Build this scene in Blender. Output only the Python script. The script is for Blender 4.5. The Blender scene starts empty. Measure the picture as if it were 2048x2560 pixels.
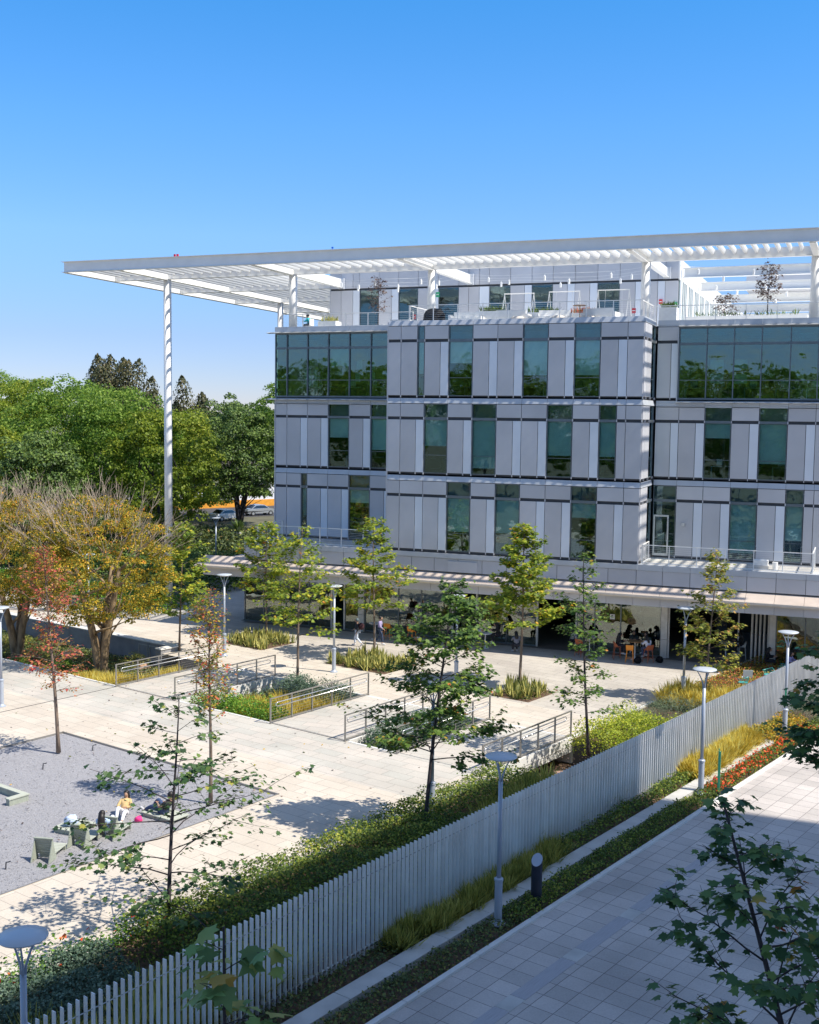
import bpy, math, random
import numpy as np
from mathutils import Matrix, Vector
scene = bpy.context.scene
COL = scene.collection
R = random.Random(7)
ZG = -5.6                                   # level of the plaza paving
TH = math.radians(-15.9)                    # the plaza grid is turned against the facade
CA, SA = math.cos(TH), math.sin(TH)
def W(s, t): return (s * CA - t * SA, s * SA + t * CA)      # plaza grid -> world
def ST(x, y): return (x * CA + y * SA, -x * SA + y * CA)

# ------------------------------------------------------------------ materials
def nt(m):
    m.use_nodes = True
    n = m.node_tree; n.nodes.clear()
    return n, n.nodes.new('ShaderNodeOutputMaterial')
def link(n, a, b): n.links.new(a, b)
def ramp(n, stops):
    r = n.nodes.new('ShaderNodeValToRGB'); e = r.color_ramp.elements
    while len(e) < len(stops): e.new(0.5)
    for k, (p, c) in enumerate(stops):
        e[k].position = p; e[k].color = (c[0], c[1], c[2], 1)
    return r
def mat(name, col, rough=0.6, metal=0.0, var=0.08, scale=3.0, bump=0.0, spec=0.5, col2=None, stretch=None, isl=0):
    m = bpy.data.materials.new(name); n, out = nt(m)
    b = n.nodes.new('ShaderNodeBsdfPrincipled')
    tc = n.nodes.new('ShaderNodeTexCoord'); no = n.nodes.new('ShaderNodeTexNoise')
    no.inputs['Scale'].default_value = scale; no.inputs['Detail'].default_value = 6
    src = tc.outputs['Object']
    if stretch:
        mp = n.nodes.new('ShaderNodeMapping'); mp.inputs['Scale'].default_value = stretch
        link(n, src, mp.inputs[0]); src = mp.outputs[0]
    link(n, src, no.inputs['Vector'])
    c2 = col2 or tuple(min(1, c * (1 + var)) for c in col)
    c1 = tuple(c * (1 - var) for c in col) if not col2 else col
    r = ramp(n, [(0.35, c1), (0.65, c2)])
    link(n, no.outputs['Fac'], r.inputs[0]); cs = r.outputs[0]
    if isl:
        ge = n.nodes.new('ShaderNodeNewGeometry'); r3 = ramp(n, [(0, (1 - isl,) * 3), (1, (1 + isl * .6,) * 3)]); link(n, ge.outputs['Random Per Island'], r3.inputs[0])
        mi = n.nodes.new('ShaderNodeMix'); mi.data_type = 'RGBA'; mi.blend_type = 'MULTIPLY'; mi.inputs[0].default_value = 1
        link(n, cs, mi.inputs[6]); link(n, r3.outputs[0], mi.inputs[7]); cs = mi.outputs[2]
    link(n, cs, b.inputs['Base Color'])
    b.inputs['Roughness'].default_value = rough; b.inputs['Metallic'].default_value = metal
    b.inputs['Specular IOR Level'].default_value = spec
    if bump:
        bp = n.nodes.new('ShaderNodeBump'); bp.inputs['Strength'].default_value = bump; bp.inputs['Distance'].default_value = 0.02
        n2 = n.nodes.new('ShaderNodeTexNoise'); n2.inputs['Scale'].default_value = scale * 9; n2.inputs['Detail'].default_value = 4
        link(n, src, n2.inputs['Vector']); link(n, n2.outputs['Fac'], bp.inputs['Height']); link(n, bp.outputs[0], b.inputs['Normal'])
    link(n, b.outputs[0], out.inputs[0])
    return m
LB = 1.45
def leafmat(name, stops, trans=0.35, rough=0.55, nscale=0.6):
    m = bpy.data.materials.new(name); n, out = nt(m)
    g = n.nodes.new('ShaderNodeNewGeometry'); tc = n.nodes.new('ShaderNodeTexCoord')
    no = n.nodes.new('ShaderNodeTexNoise'); no.inputs['Scale'].default_value = nscale; no.inputs['Detail'].default_value = 3
    link(n, tc.outputs['Object'], no.inputs['Vector'])
    mx = n.nodes.new('ShaderNodeMath'); mx.operation = 'MULTIPLY_ADD'
    link(n, no.outputs['Fac'], mx.inputs[0]); mx.inputs[1].default_value = 0.9; mx.inputs[2].default_value = -0.53
    ad = n.nodes.new('ShaderNodeMath'); ad.operation = 'ADD'; ad.use_clamp = True
    link(n, g.outputs['Random Per Island'], ad.inputs[0]); link(n, mx.outputs[0], ad.inputs[1])
    r = ramp(n, [(p, tuple(min(.85, c * LB) for c in cc)) for p, cc in stops]); link(n, ad.outputs[0], r.inputs[0])
    b = n.nodes.new('ShaderNodeBsdfPrincipled'); b.inputs['Roughness'].default_value = rough
    b.inputs['Specular IOR Level'].default_value = 0.35
    link(n, r.outputs[0], b.inputs['Base Color'])
    t = n.nodes.new('ShaderNodeBsdfTranslucent'); link(n, r.outputs[0], t.inputs[0])
    ms = n.nodes.new('ShaderNodeMixShader'); ms.inputs[0].default_value = trans
    link(n, b.outputs[0], ms.inputs[1]); link(n, t.outputs[0], ms.inputs[2]); link(n, ms.outputs[0], out.inputs[0])
    return m
def paver(name, c1, c2, mortar, bw, rh, off=0.5, msize=0.012, rough=0.75, big=0.08, stain=(0.82, 1.06)):
    m = bpy.data.materials.new(name); n, out = nt(m)
    tc = n.nodes.new('ShaderNodeTexCoord'); br = n.nodes.new('ShaderNodeTexBrick')
    link(n, tc.outputs['Object'], br.inputs['Vector'])
    br.inputs['Scale'].default_value = 1; br.offset = off; br.squash = 1
    br.inputs['Brick Width'].default_value = bw; br.inputs['Row Height'].default_value = rh
    br.inputs['Mortar Size'].default_value = msize; br.inputs['Mortar Smooth'].default_value = 0.1
    br.inputs['Color1'].default_value = (*c1, 1); br.inputs['Color2'].default_value = (*c2, 1); br.inputs['Mortar'].default_value = (*mortar, 1)
    no = n.nodes.new('ShaderNodeTexNoise'); no.inputs['Scale'].default_value = 0.35; no.inputs['Detail'].default_value = 8
    link(n, tc.outputs['Object'], no.inputs['Vector'])
    r = ramp(n, [(0.3, (stain[0],) * 3), (0.7, (stain[1],) * 3)]); link(n, no.outputs['Fac'], r.inputs[0])
    n2 = n.nodes.new('ShaderNodeTexNoise'); n2.inputs['Scale'].default_value = 26; n2.inputs['Detail'].default_value = 5
    link(n, tc.outputs['Object'], n2.inputs['Vector'])
    r2 = ramp(n, [(0.3, (1 - big,) * 3), (0.7, (1 + big,) * 3)]); link(n, n2.outputs['Fac'], r2.inputs[0])
    m1 = n.nodes.new('ShaderNodeMix'); m1.data_type = 'RGBA'; m1.blend_type = 'MULTIPLY'; m1.inputs[0].default_value = 1
    link(n, br.outputs['Color'], m1.inputs[6]); link(n, r.outputs[0], m1.inputs[7])
    m2 = n.nodes.new('ShaderNodeMix'); m2.data_type = 'RGBA'; m2.blend_type = 'MULTIPLY'; m2.inputs[0].default_value = 1
    link(n, m1.outputs[2], m2.inputs[6]); link(n, r2.outputs[0], m2.inputs[7])
    b = n.nodes.new('ShaderNodeBsdfPrincipled'); b.inputs['Roughness'].default_value = rough; b.inputs['Specular IOR Level'].default_value = 0.25
    link(n, m2.outputs[2], b.inputs['Base Color'])
    bp = n.nodes.new('ShaderNodeBump'); bp.inputs['Strength'].default_value = 0.25; bp.inputs['Distance'].default_value = 0.01
    link(n, n2.outputs['Fac'], bp.inputs['Height']); link(n, bp.outputs[0], b.inputs['Normal'])
    link(n, b.outputs[0], out.inputs[0])
    return m
def glass(name, tint, gloss=0.10, rough=0.0, rcol=(1, 1, 1)):
    m = bpy.data.materials.new(name); n, out = nt(m)
    t = n.nodes.new('ShaderNodeBsdfTransparent'); t.inputs[0].default_value = (*tint, 1)
    g = n.nodes.new('ShaderNodeBsdfGlossy'); g.inputs['Roughness'].default_value = rough; g.inputs[0].default_value = (*rcol, 1)
    tc = n.nodes.new('ShaderNodeTexCoord'); no = n.nodes.new('ShaderNodeTexNoise'); no.inputs['Scale'].default_value = 0.9; no.inputs['Detail'].default_value = 2
    link(n, tc.outputs['Object'], no.inputs['Vector'])
    bp = n.nodes.new('ShaderNodeBump'); bp.inputs['Strength'].default_value = 0.22; bp.inputs['Distance'].default_value = 0.05
    link(n, no.outputs['Fac'], bp.inputs['Height']); link(n, bp.outputs[0], g.inputs['Normal'])
    f = n.nodes.new('ShaderNodeFresnel'); f.inputs[0].default_value = 1.55
    a = n.nodes.new('ShaderNodeMath'); a.operation = 'ADD'; a.use_clamp = True; a.inputs[1].default_value = gloss
    link(n, f.outputs[0], a.inputs[0])
    ms = n.nodes.new('ShaderNodeMixShader'); link(n, a.outputs[0], ms.inputs[0])
    link(n, t.outputs[0], ms.inputs[1]); link(n, g.outputs[0], ms.inputs[2]); link(n, ms.outputs[0], out.inputs[0])
    return m
M = {}
M['panel'] = mat('grey_metal_panel', (0.55, 0.555, 0.58), 0.5, 0.05, 0.05, 0.5, isl=.10)
M['panel_light'] = mat('light_blue_grey_panel', (0.72, 0.765, 0.825), 0.45, 0.05, 0.04, 0.5, isl=.05)
M['ledge'] = mat('pale_aluminium', (0.50, 0.53, 0.57), 0.45, 0.1, 0.04, 1.2)
M['dark'] = mat('dark_joint', (0.05, 0.055, 0.065), 0.6)
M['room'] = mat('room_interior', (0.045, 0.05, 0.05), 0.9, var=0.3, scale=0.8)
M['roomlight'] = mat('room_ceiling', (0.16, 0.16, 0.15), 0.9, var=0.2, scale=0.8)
M['blind'] = mat('roller_blind', (0.88, 0.90, 0.88), 0.9, var=0.05)
M['frame'] = mat('anodised_frame', (0.16, 0.19, 0.21), 0.4, 0.5)
M['frame_light'] = mat('light_frame', (0.62, 0.61, 0.58), 0.45, 0.2)
M['glass'] = glass('teal_glass', (0.72, 0.86, 0.86), 0.06, 0, (.75, .93, .93))
M['glass_gf'] = glass('clear_greenish_glass', (0.55, 0.70, 0.60), 0.10)
M['glass_curtain'] = glass('deep_green_glass', (0.45, 0.68, 0.65), 0.12, 0, (.75, .92, .90))
M['white'] = mat('white_painted_steel', (0.80, 0.80, 0.78), 0.4, 0.0, 0.03, 1.5)
M['white_soft'] = mat('white_outdoor_fabric', (0.82, 0.82, 0.80), 0.8, 0, 0.04, 4, bump=0.1)
M['stone_can'] = mat('pinkish_stone_canopy', (0.52, 0.44, 0.38), 0.8, 0, 0.08, 1.2, bump=0.2)
M['stone_edge'] = mat('cream_stone_edge', (0.66, 0.60, 0.52), 0.75, 0, 0.06, 2)
M['terrace'] = paver('terrace_tiles', (0.56, 0.54, 0.50), (0.46, 0.45, 0.43), (0.25, 0.24, 0.22), 0.9, 0.9, 0.0)
M['steel'] = mat('brushed_steel_rail', (0.36, 0.34, 0.31), 0.4, 0.6, 0.06, 6)
M['handrail'] = mat('polished_handrail', (0.62, 0.62, 0.62), 0.25, 0.8, 0.04, 6)
M['lamp'] = mat('blue_grey_lamp_paint', (0.40, 0.45, 0.53), 0.35, 0.15, 0.04, 2)
M['lampdisc'] = mat('lamp_disc', (0.52, 0.56, 0.60), 0.4, 0.1, 0.03, 2)
M['bollard'] = mat('dark_blue_bollard', (0.025, 0.03, 0.05), 0.45, 0.1, 0.1, 4)
M['concrete'] = mat('pale_concrete', (0.50, 0.49, 0.46), 0.85, 0, 0.10, 1.6, bump=0.3)
M['concrete_white'] = mat('white_concrete', (0.66, 0.65, 0.62), 0.8, 0, 0.06, 1.6, bump=0.2)
M['wall_grey'] = mat('retaining_wall_concrete', (0.27, 0.27, 0.28), 0.85, 0, 0.14, 1.3, bump=0.3)
M['fin'] = mat('pale_grey_fence_fins', (0.78, 0.78, 0.76), 0.5, 0.05, 0.06, 1.5, isl=.12)
M['soil'] = mat('brown_mulch', (0.14, 0.085, 0.055), 0.95, 0, 0.35, 7, bump=0.8)
M['earth'] = mat('dry_earth', (0.12, 0.115, 0.07), 0.95, 0, 0.25, 0.5, bump=0.5)
M['gravel'] = mat('grey_gravel', (0.31, 0.31, 0.33), 0.95, 0, 0, 30, bump=1.0, col2=(0.43, 0.425, 0.445))
M['asphalt'] = mat('asphalt', (0.06, 0.06, 0.065), 0.9, 0, 0.2, 4)
M['orange'] = mat('orange_painted_band', (0.75, 0.32, 0.03), 0.7, 0, 0.1, 2)
M['whitewall'] = mat('white_street_wall', (0.72, 0.72, 0.74), 0.8, 0, 0.06, 0.7)
M['bark'] = mat('pale_bark', (0.20, 0.15, 0.115), 0.85, 0, 0.3, 9, bump=0.6, stretch=(1, 1, 0.25))
M['bark_dark'] = mat('dark_bark', (0.055, 0.045, 0.05), 0.85, 0, 0.25, 9, bump=0.6)
M['bark_big'] = mat('buttery_bark', (0.33, 0.24, 0.14), 0.9, 0, 0, 5, bump=0.9, stretch=(1, 1, 0.3), col2=(0.13, 0.09, 0.055))
M['twig'] = mat('dry_twigs', (0.38, 0.31, 0.24), 0.9, 0, 0.2, 3)
M['pale_twig'] = mat('pale_young_twig', (0.45, 0.36, 0.30), 0.85, 0, 0.2, 5)
M['p_light'] = paver('cream_pavers', (0.62, 0.56, 0.475), (0.565, 0.50, 0.42), (0.33, 0.29, 0.25), 1.2, 0.6, 0.37, 0.010, stain=(.86, 1.04))
M['p_grey'] = paver('grey_green_pavers', (0.49, 0.475, 0.425), (0.56, 0.51, 0.45), (0.28, 0.26, 0.23), 1.2, 0.6, 0.37, 0.010)
M['p_back'] = paver('beige_grey_pavers', (0.47, 0.43, 0.38), (0.53, 0.49, 0.43), (0.26, 0.24, 0.21), 1.2, 0.6, 0.37, 0.010)
M['p_walk'] = paver('square_grey_pavers', (0.60, 0.55, 0.51), (0.48, 0.445, 0.415), (0.17, 0.155, 0.15), 0.62, 0.62, 0.0, 0.009, stain=(.78, 1.08))
M['tactile'] = mat('ribbed_tactile_strip', (0.33, 0.32, 0.33), 0.8, 0, 0, 10, stretch=(22, 0.2, 1), col2=(0.48, 0.47, 0.49))
M['drain'] = mat('dark_drain', (0.09, 0.085, 0.08), 0.7)
M['black'] = mat('black_cover', (0.01, 0.01, 0.012), 0.75, 0, 0.3, 8, bump=0.3, spec=.2)
M['wood_green'] = mat('grey_green_painted_wood', (0.33, 0.36, 0.30), 0.7, 0, 0.12, 3, stretch=(1, 8, 1))
M['wood_pale'] = mat('pale_weathered_wood', (0.45, 0.475, 0.40), 0.75, 0, 0.08, 3, stretch=(1, 8, 1))
M['orange_chair'] = mat('orange_stool', (0.75, 0.26, 0.02), 0.45, 0, 0.05)
M['rust_chair'] = mat('rust_red_stool', (0.42, 0.11, 0.04), 0.5, 0, 0.05)
M['teal_chair'] = mat('teal_wire_chair', (0.06, 0.42, 0.40), 0.4, 0, 0.05)
M['white_chair'] = mat('pale_blue_chair', (0.66, 0.76, 0.80), 0.5, 0, 0.03)
M['red'] = mat('red_sign', (0.6, 0.02, 0.04), 0.5)
M['green_sign'] = mat('green_sign', (0.02, 0.45, 0.2), 0.5)
M['green_stake'] = mat('green_stake', (0.06, 0.42, 0.24), 0.6, 0, 0.1, 3)
M['car_white'] = mat('white_car_paint', (0.75, 0.76, 0.78), 0.2, 0, 0.01, spec=0.7)
M['car_silver'] = mat('silver_car_paint', (0.42, 0.44, 0.46), 0.25, 0.5, 0.01)
M['car_blue'] = mat('dark_blue_car_paint', (0.03, 0.05, 0.11), 0.2, 0.3, 0.01)
M['rubber'] = mat('tyre_rubber', (0.02, 0.02, 0.02), 0.8)
M['car_glass'] = mat('car_glass', (0.02, 0.025, 0.03), 0.05, 0, 0.01, spec=0.8)
M['warm'] = mat('amber_lamp_shade', (0.8, 0.42, 0.12), 0.5)
M['table'] = mat('table_top', (0.62, 0.60, 0.56), 0.5)
M['wood'] = mat('warm_wood', (0.36, 0.19, 0.08), 0.6, 0, 0.2, 3)
M['rock'] = mat('pink_rock', (0.46, 0.29, 0.21), 0.9, 0, 0.2, 3, bump=0.8)
M['lawn'] = mat('lawn_green', (0.06, 0.10, 0.025), 0.95, 0, 0.3, 2, bump=0.6)
SYC = [(0.0, (0.03, 0.065, 0.018)), (0.45, (0.075, 0.14, 0.028)), (0.8, (0.14, 0.22, 0.04)), (0.95, (0.28, 0.26, 0.04)), (0.995, (0.45, 0.13, 0.03))]
M['lf_syc'] = leafmat('sycamore_leaf', SYC, 0.4)
M['lf_syc_lit'] = leafmat('sycamore_leaf_yellowing_sunlit', [(0.0, (0.07, 0.12, 0.02)), (0.4, (0.17, 0.24, 0.03)), (0.75, (0.32, 0.36, 0.04)), (0.94, (0.48, 0.40, 0.04)), (0.995, (0.52, 0.22, 0.03))], 0.5)  # yellowing leaf, paler copy with sunlight put into the colour
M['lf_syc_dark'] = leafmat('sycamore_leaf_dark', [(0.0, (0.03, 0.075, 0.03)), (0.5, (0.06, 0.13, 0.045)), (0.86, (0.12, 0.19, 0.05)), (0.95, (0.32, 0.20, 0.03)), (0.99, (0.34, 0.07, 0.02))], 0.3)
M['lf_red'] = leafmat('red_autumn_leaf', [(0.0, (0.12, 0.13, 0.02)), (0.25, (0.30, 0.17, 0.04)), (0.5, (0.42, 0.15, 0.07)), (0.75, (0.38, 0.07, 0.06)), (1.0, (0.24, 0.03, 0.04))], 0.4)
M['lf_redgreen'] = leafmat('mixed_autumn_leaf', [(0.0, (0.05, 0.09, 0.02)), (0.3, (0.16, 0.17, 0.025)), (0.55, (0.42, 0.32, 0.04)), (0.75, (0.45, 0.13, 0.06)), (1.0, (0.33, 0.05, 0.05))], 0.4)
M['lf_olive'] = leafmat('olive_orange_leaf', [(0.0, (0.06, 0.075, 0.012)), (0.3, (0.15, 0.165, 0.02)), (0.6, (0.34, 0.27, 0.025)), (0.88, (0.58, 0.34, 0.03)), (1.0, (0.55, 0.20, 0.04))], 0.42)
M['lf_bright'] = leafmat('bright_ash_leaf', [(0.0, (0.05, 0.11, 0.012)), (0.5, (0.135, 0.225, 0.03)), (1.0, (0.27, 0.36, 0.06))], 0.5, nscale=0.15)
M['lf_yellowgreen'] = leafmat('yellow_green_leaf', [(0.0, (0.07, 0.11, 0.012)), (0.5, (0.16, 0.22, 0.018)), (1.0, (0.30, 0.32, 0.04))], 0.45, nscale=0.2)
M['lf_dark'] = leafmat('dark_evergreen_leaf', [(0.0, (0.03, 0.06, 0.015)), (0.5, (0.075, 0.125, 0.025)), (1.0, (0.15, 0.21, 0.04))], 0.2, nscale=0.2)
M['lf_conifer'] = leafmat('brown_cypress_leaf', [(0.0, (0.03, 0.04, 0.014)), (0.5, (0.065, 0.065, 0.026)), (1.0, (0.12, 0.095, 0.035))], 0.15, nscale=0.3)
M['lf_hedge'] = leafmat('hedge_leaf', [(0.0, (0.035, 0.065, 0.015)), (0.5, (0.09, 0.145, 0.025)), (0.85, (0.24, 0.28, 0.04)), (1.0, (0.38, 0.36, 0.06))], 0.4, nscale=0.5)
M['lf_hedge_y'] = leafmat('yellow_green_hedge_leaf', [(0.0, (0.10, 0.15, 0.015)), (0.5, (0.26, 0.32, 0.025)), (1.0, (0.52, 0.50, 0.06))], 0.4, nscale=0.6)
M['lf_green'] = leafmat('lush_green_leaf', [(0.0, (0.03, 0.09, 0.012)), (0.5, (0.10, 0.22, 0.02)), (1.0, (0.24, 0.36, 0.04))], 0.4, nscale=0.6)
M['lf_lav'] = leafmat('lavender_leaf', [(0.0, (0.035, 0.06, 0.035)), (0.5, (0.10, 0.145, 0.08)), (0.85, (0.18, 0.22, 0.13)), (1.0, (0.20, 0.17, 0.24))], 0.3, nscale=0.6)
M['lf_lavg'] = leafmat('blue_green_lavender_leaf', [(0.0, (0.03, 0.06, 0.04)), (0.5, (0.08, 0.13, 0.085)), (1.0, (0.17, 0.23, 0.16))], 0.3, nscale=0.8)
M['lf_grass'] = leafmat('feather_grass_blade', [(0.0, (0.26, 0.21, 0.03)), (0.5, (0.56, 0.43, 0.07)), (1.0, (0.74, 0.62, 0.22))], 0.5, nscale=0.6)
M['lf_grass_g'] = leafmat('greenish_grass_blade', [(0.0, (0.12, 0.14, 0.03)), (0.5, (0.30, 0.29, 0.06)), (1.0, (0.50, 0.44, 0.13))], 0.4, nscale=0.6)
M['lf_snake'] = leafmat('snake_plant_blade', [(0.0, (0.07, 0.10, 0.025)), (0.35, (0.22, 0.23, 0.06)), (.7, (.5, .44, .14)), (1.0, (0.66, 0.58, 0.22))], 0.3, nscale=0.5)
M['lf_ground'] = leafmat('dark_ground_cover_leaf', [(0.0, (0.03, 0.05, 0.018)), (0.6, (0.08, 0.11, 0.03)), (0.9, (0.17, 0.19, 0.045)), (1.0, (0.26, 0.15, 0.05))], 0.25, nscale=0.8)
M['lf_flower'] = leafmat('orange_red_flower', [(0.0, (0.60, 0.04, 0.02)), (1.0, (0.80, 0.16, 0.04))], 0.3)
M['lf_brownred'] = leafmat('dry_dark_leaf', [(0.0, (0.045, 0.032, 0.028)), (1.0, (0.14, 0.09, 0.07))], 0.2)
SKIN1 = mat('skin', (0.42, 0.25, 0.17), 0.55)
HAIR = mat('dark_hair', (0.012, 0.01, 0.01), 0.5, 0, 0.2, 12)

# ------------------------------------------------------------------ mesh helpers
class MB:
    def __init__(s, xf=None): s.v = []; s.f = []; s.xf = xf
    def add(s, vs, fs):
        b = len(s.v)
        s.v += [tuple(s.xf(*p)) if s.xf else tuple(p) for p in vs]
        s.f += [tuple(b + i for i in f) for f in fs]
        return s
    def box(s, x0, x1, y0, y1, z0, z1):
        return s.add([(x0, y0, z0), (x1, y0, z0), (x1, y1, z0), (x0, y1, z0), (x0, y0, z1), (x1, y0, z1), (x1, y1, z1), (x0, y1, z1)],
                     [(0, 3, 2, 1), (4, 5, 6, 7), (0, 1, 5, 4), (1, 2, 6, 5), (2, 3, 7, 6), (3, 0, 4, 7)])
    def prism(s, poly, z0, z1):
        n = len(poly)
        return s.add([(x, y, z0) for x, y in poly] + [(x, y, z1) for x, y in poly],
                     [tuple(range(n - 1, -1, -1)), tuple(range(n, 2 * n))] + [(i, (i + 1) % n, n + (i + 1) % n, n + i) for i in range(n)])
    def tube(s, pts, rad, n=6, cap=True):
        P = [Vector(p) for p in pts]
        rs = rad if isinstance(rad, (list, tuple)) else [rad] * len(P)
        vs = []; fs = []; up = None
        for i, p in enumerate(P):
            d = (P[min(i + 1, len(P) - 1)] - P[max(i - 1, 0)])
            if d.length < 1e-9: d = Vector((0, 0, 1))
            d.normalize()
            if up is None: up = d.orthogonal().normalized()
            else:
                up = up - d * up.dot(d)
                up = up.normalized() if up.length > 1e-6 else d.orthogonal().normalized()
            w = d.cross(up)
            for k in range(n):
                a = 2 * math.pi * k / n
                vs.append(p + (up * math.cos(a) + w * math.sin(a)) * rs[i])
        for i in range(len(P) - 1):
            for k in range(n):
                a = i * n + k; b = i * n + (k + 1) % n
                fs.append((a, b, b + n, a + n))
        if cap: fs += [tuple(range(n - 1, -1, -1)), tuple(range((len(P) - 1) * n, len(P) * n))]
        return s.add(vs, fs)
    def lathe(s, prof, c=(0, 0, 0), n=16):
        vs = []; fs = []
        for r, z in prof:
            for k in range(n):
                a = 2 * math.pi * k / n; vs.append((c[0] + r * math.cos(a), c[1] + r * math.sin(a), c[2] + z))
        for i in range(len(prof) - 1):
            for k in range(n):
                a = i * n + k; b = i * n + (k + 1) % n
                fs.append((a, b, b + n, a + n))
        fs += [tuple(range(n - 1, -1, -1)), tuple(range((len(prof) - 1) * n, len(prof) * n))]
        return s.add(vs, fs)
    def ball(s, c, r, n=8, squash=1, seed=None):
        rg = random.Random(seed) if seed is not None else None
        vs = []; fs = []; m = n // 2 + 1
        for i in range(m):
            ph = math.pi * i / (m - 1)
            for k in range(n):
                a = 2 * math.pi * k / n; q = r * (1 + (rg.uniform(-.18, .18) if rg else 0))
                vs.append((c[0] + q * math.sin(ph) * math.cos(a), c[1] + q * math.sin(ph) * math.sin(a), c[2] + q * math.cos(ph) * squash))
        for i in range(m - 1):
            for k in range(n):
                a = i * n + k; b = i * n + (k + 1) % n
                fs.append((a, a + n, b + n, b))
        return s.add(vs, fs)
    def build(s, name, m, parent=None, off=(0, 0, 0), smooth=False, loc=None):
        me = bpy.data.meshes.new(name)
        o3 = Vector(off)
        me.from_pydata([(v[0] - o3[0], v[1] - o3[1], v[2] - o3[2]) for v in s.v] if any(off) else s.v, [], s.f)
        me.materials.append(M[m] if isinstance(m, str) else m)
        if smooth: me.polygons.foreach_set('use_smooth', [True] * len(me.polygons))
        me.update()
        o = bpy.data.objects.new(name, me); COL.objects.link(o)
        if parent: o.parent = parent
        if loc: o.location = loc
        return o
def thing(name, label, cat, loc=(0, 0, 0), rz=0, group=None):
    o = bpy.data.objects.new(name, None); COL.objects.link(o); o.empty_display_size = 0.2
    o.location = loc; o.rotation_euler = (0, 0, rz); o['label'] = label; o['category'] = cat
    if group: o['group'] = group
    return o
def tag(o, label, cat, group=None, kind=None):
    if label: o['label'] = label
    if cat: o['category'] = cat
    if group: o['group'] = group
    if kind: o['kind'] = kind
    return o
def dup(root, loc, rz, label, group=None, sc=None):
    def cp(o, p):
        c = o.copy(); COL.objects.link(c)
        if p: c.parent = p
        for ch in list(o.children): cp(ch, c)
        return c
    r = cp(root, None); r.location = loc; r.rotation_euler = (0, 0, rz); r['label'] = label
    if group: r['group'] = group
    if sc: r.scale = sc
    return r
def nmesh(name, V, m, parent=None, smooth=False):
    """V: (N,k,3) polygons"""
    N, k, _ = V.shape
    me = bpy.data.meshes.new(name)
    me.vertices.add(N * k); me.vertices.foreach_set('co', V.reshape(-1).astype(np.float32))
    me.loops.add(N * k); me.loops.foreach_set('vertex_index', np.arange(N * k, dtype=np.int32))
    me.polygons.add(N); me.polygons.foreach_set('loop_start', np.arange(0, N * k, k, dtype=np.int32))
    try: me.polygons.foreach_set('loop_total', np.full(N, k, dtype=np.int32))
    except Exception: pass
    me.materials.append(M[m] if isinstance(m, str) else m)
    me.update(calc_edges=True); me.validate()
    o = bpy.data.objects.new(name, me); COL.objects.link(o)
    if parent: o.parent = parent
    return o
MAPLE = np.array([(0, 0), (.2, -.08), (.3, .06), (.62, .12), (.42, .34), (.46, .60), (.2, .58), (0, 1.0), (-.2, .58), (-.46, .60), (-.42, .34), (-.62, .12), (-.3, .06), (-.2, -.08)])
STAR = np.array([(0, 0), (.5, .05), (.3, .5), (0, 1.0), (-.3, .5), (-.5, .05)])
DIAM = np.array([(0, 0), (.42, .45), (0, 1.0), (-.42, .45)])
def unit(a): return a / np.maximum(np.linalg.norm(a, axis=1, keepdims=True), 1e-9)
def leaves(C, N, T, size, shape, fold=0.25):
    N = unit(N); T = unit(T - N * np.sum(N * T, axis=1, keepdims=True)); X = np.cross(T, N)
    px = shape[:, 0][None, :, None]; py = shape[:, 1][None, :, None]; s = size[:, None, None]
    return C[:, None, :] + s * (px * X[:, None, :] + py * T[:, None, :] - fold * (np.abs(px) + 0.6 * py * py) * N[:, None, :])

# ------------------------------------------------------------------ camera
cam_d = bpy.data.cameras.new('camera'); cam = bpy.data.objects.new('camera', cam_d); COL.objects.link(cam)
F_, YAW, PITCH, ROLL = 2874.38, -0.375367007, -0.0836000458, 0.0126509558
CP = Vector((25.8825623, -64.0036106, 8.05197483))
fw = Vector((math.sin(YAW) * math.cos(PITCH), math.cos(YAW) * math.cos(PITCH), math.sin(PITCH)))
r0 = Vector((math.cos(YAW), -math.sin(YAW), 0)); u0 = r0.cross(fw)
rr = r0 * math.cos(ROLL) + u0 * math.sin(ROLL); uu = -r0 * math.sin(ROLL) + u0 * math.cos(ROLL)
cam.matrix_world = Matrix(((rr.x, uu.x, -fw.x, CP.x), (rr.y, uu.y, -fw.y, CP.y), (rr.z, uu.z, -fw.z, CP.z), (0, 0, 0, 1)))
cam_d.sensor_fit = 'HORIZONTAL'; cam_d.sensor_width = 36; cam_d.lens = F_ / 2048 * 36
cam_d.clip_start = 0.1; cam_d.clip_end = 6000
scene.camera = cam

# ------------------------------------------------------------------ light
SUN = Vector((0.73, -0.018, 1.0)).normalized()
el = math.asin(SUN.z); az = math.atan2(SUN.x, SUN.y)
sd = bpy.data.lights.new('sun', 'SUN'); so = bpy.data.objects.new('sun', sd); COL.objects.link(so)
sd.energy = 3.6; sd.angle = math.radians(0.53); sd.color = (1, 0.93, 0.82)
so.rotation_euler = SUN.to_track_quat('Z', 'Y').to_euler()
w = bpy.data.worlds.new('World'); scene.world = w; w.use_nodes = True
wn = w.node_tree; wn.nodes.clear()
wo = wn.nodes.new('ShaderNodeOutputWorld'); bg = wn.nodes.new('ShaderNodeBackground'); sky = wn.nodes.new('ShaderNodeTexSky')
sky.sky_type = 'NISHITA'; sky.sun_disc = False; sky.sun_elevation = el; sky.sun_rotation = az
sky.altitude = 2200; sky.air_density = 1.0; sky.dust_density = 0.2; sky.ozone_density = 6.0
bg.inputs['Strength'].default_value = 0.15
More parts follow.
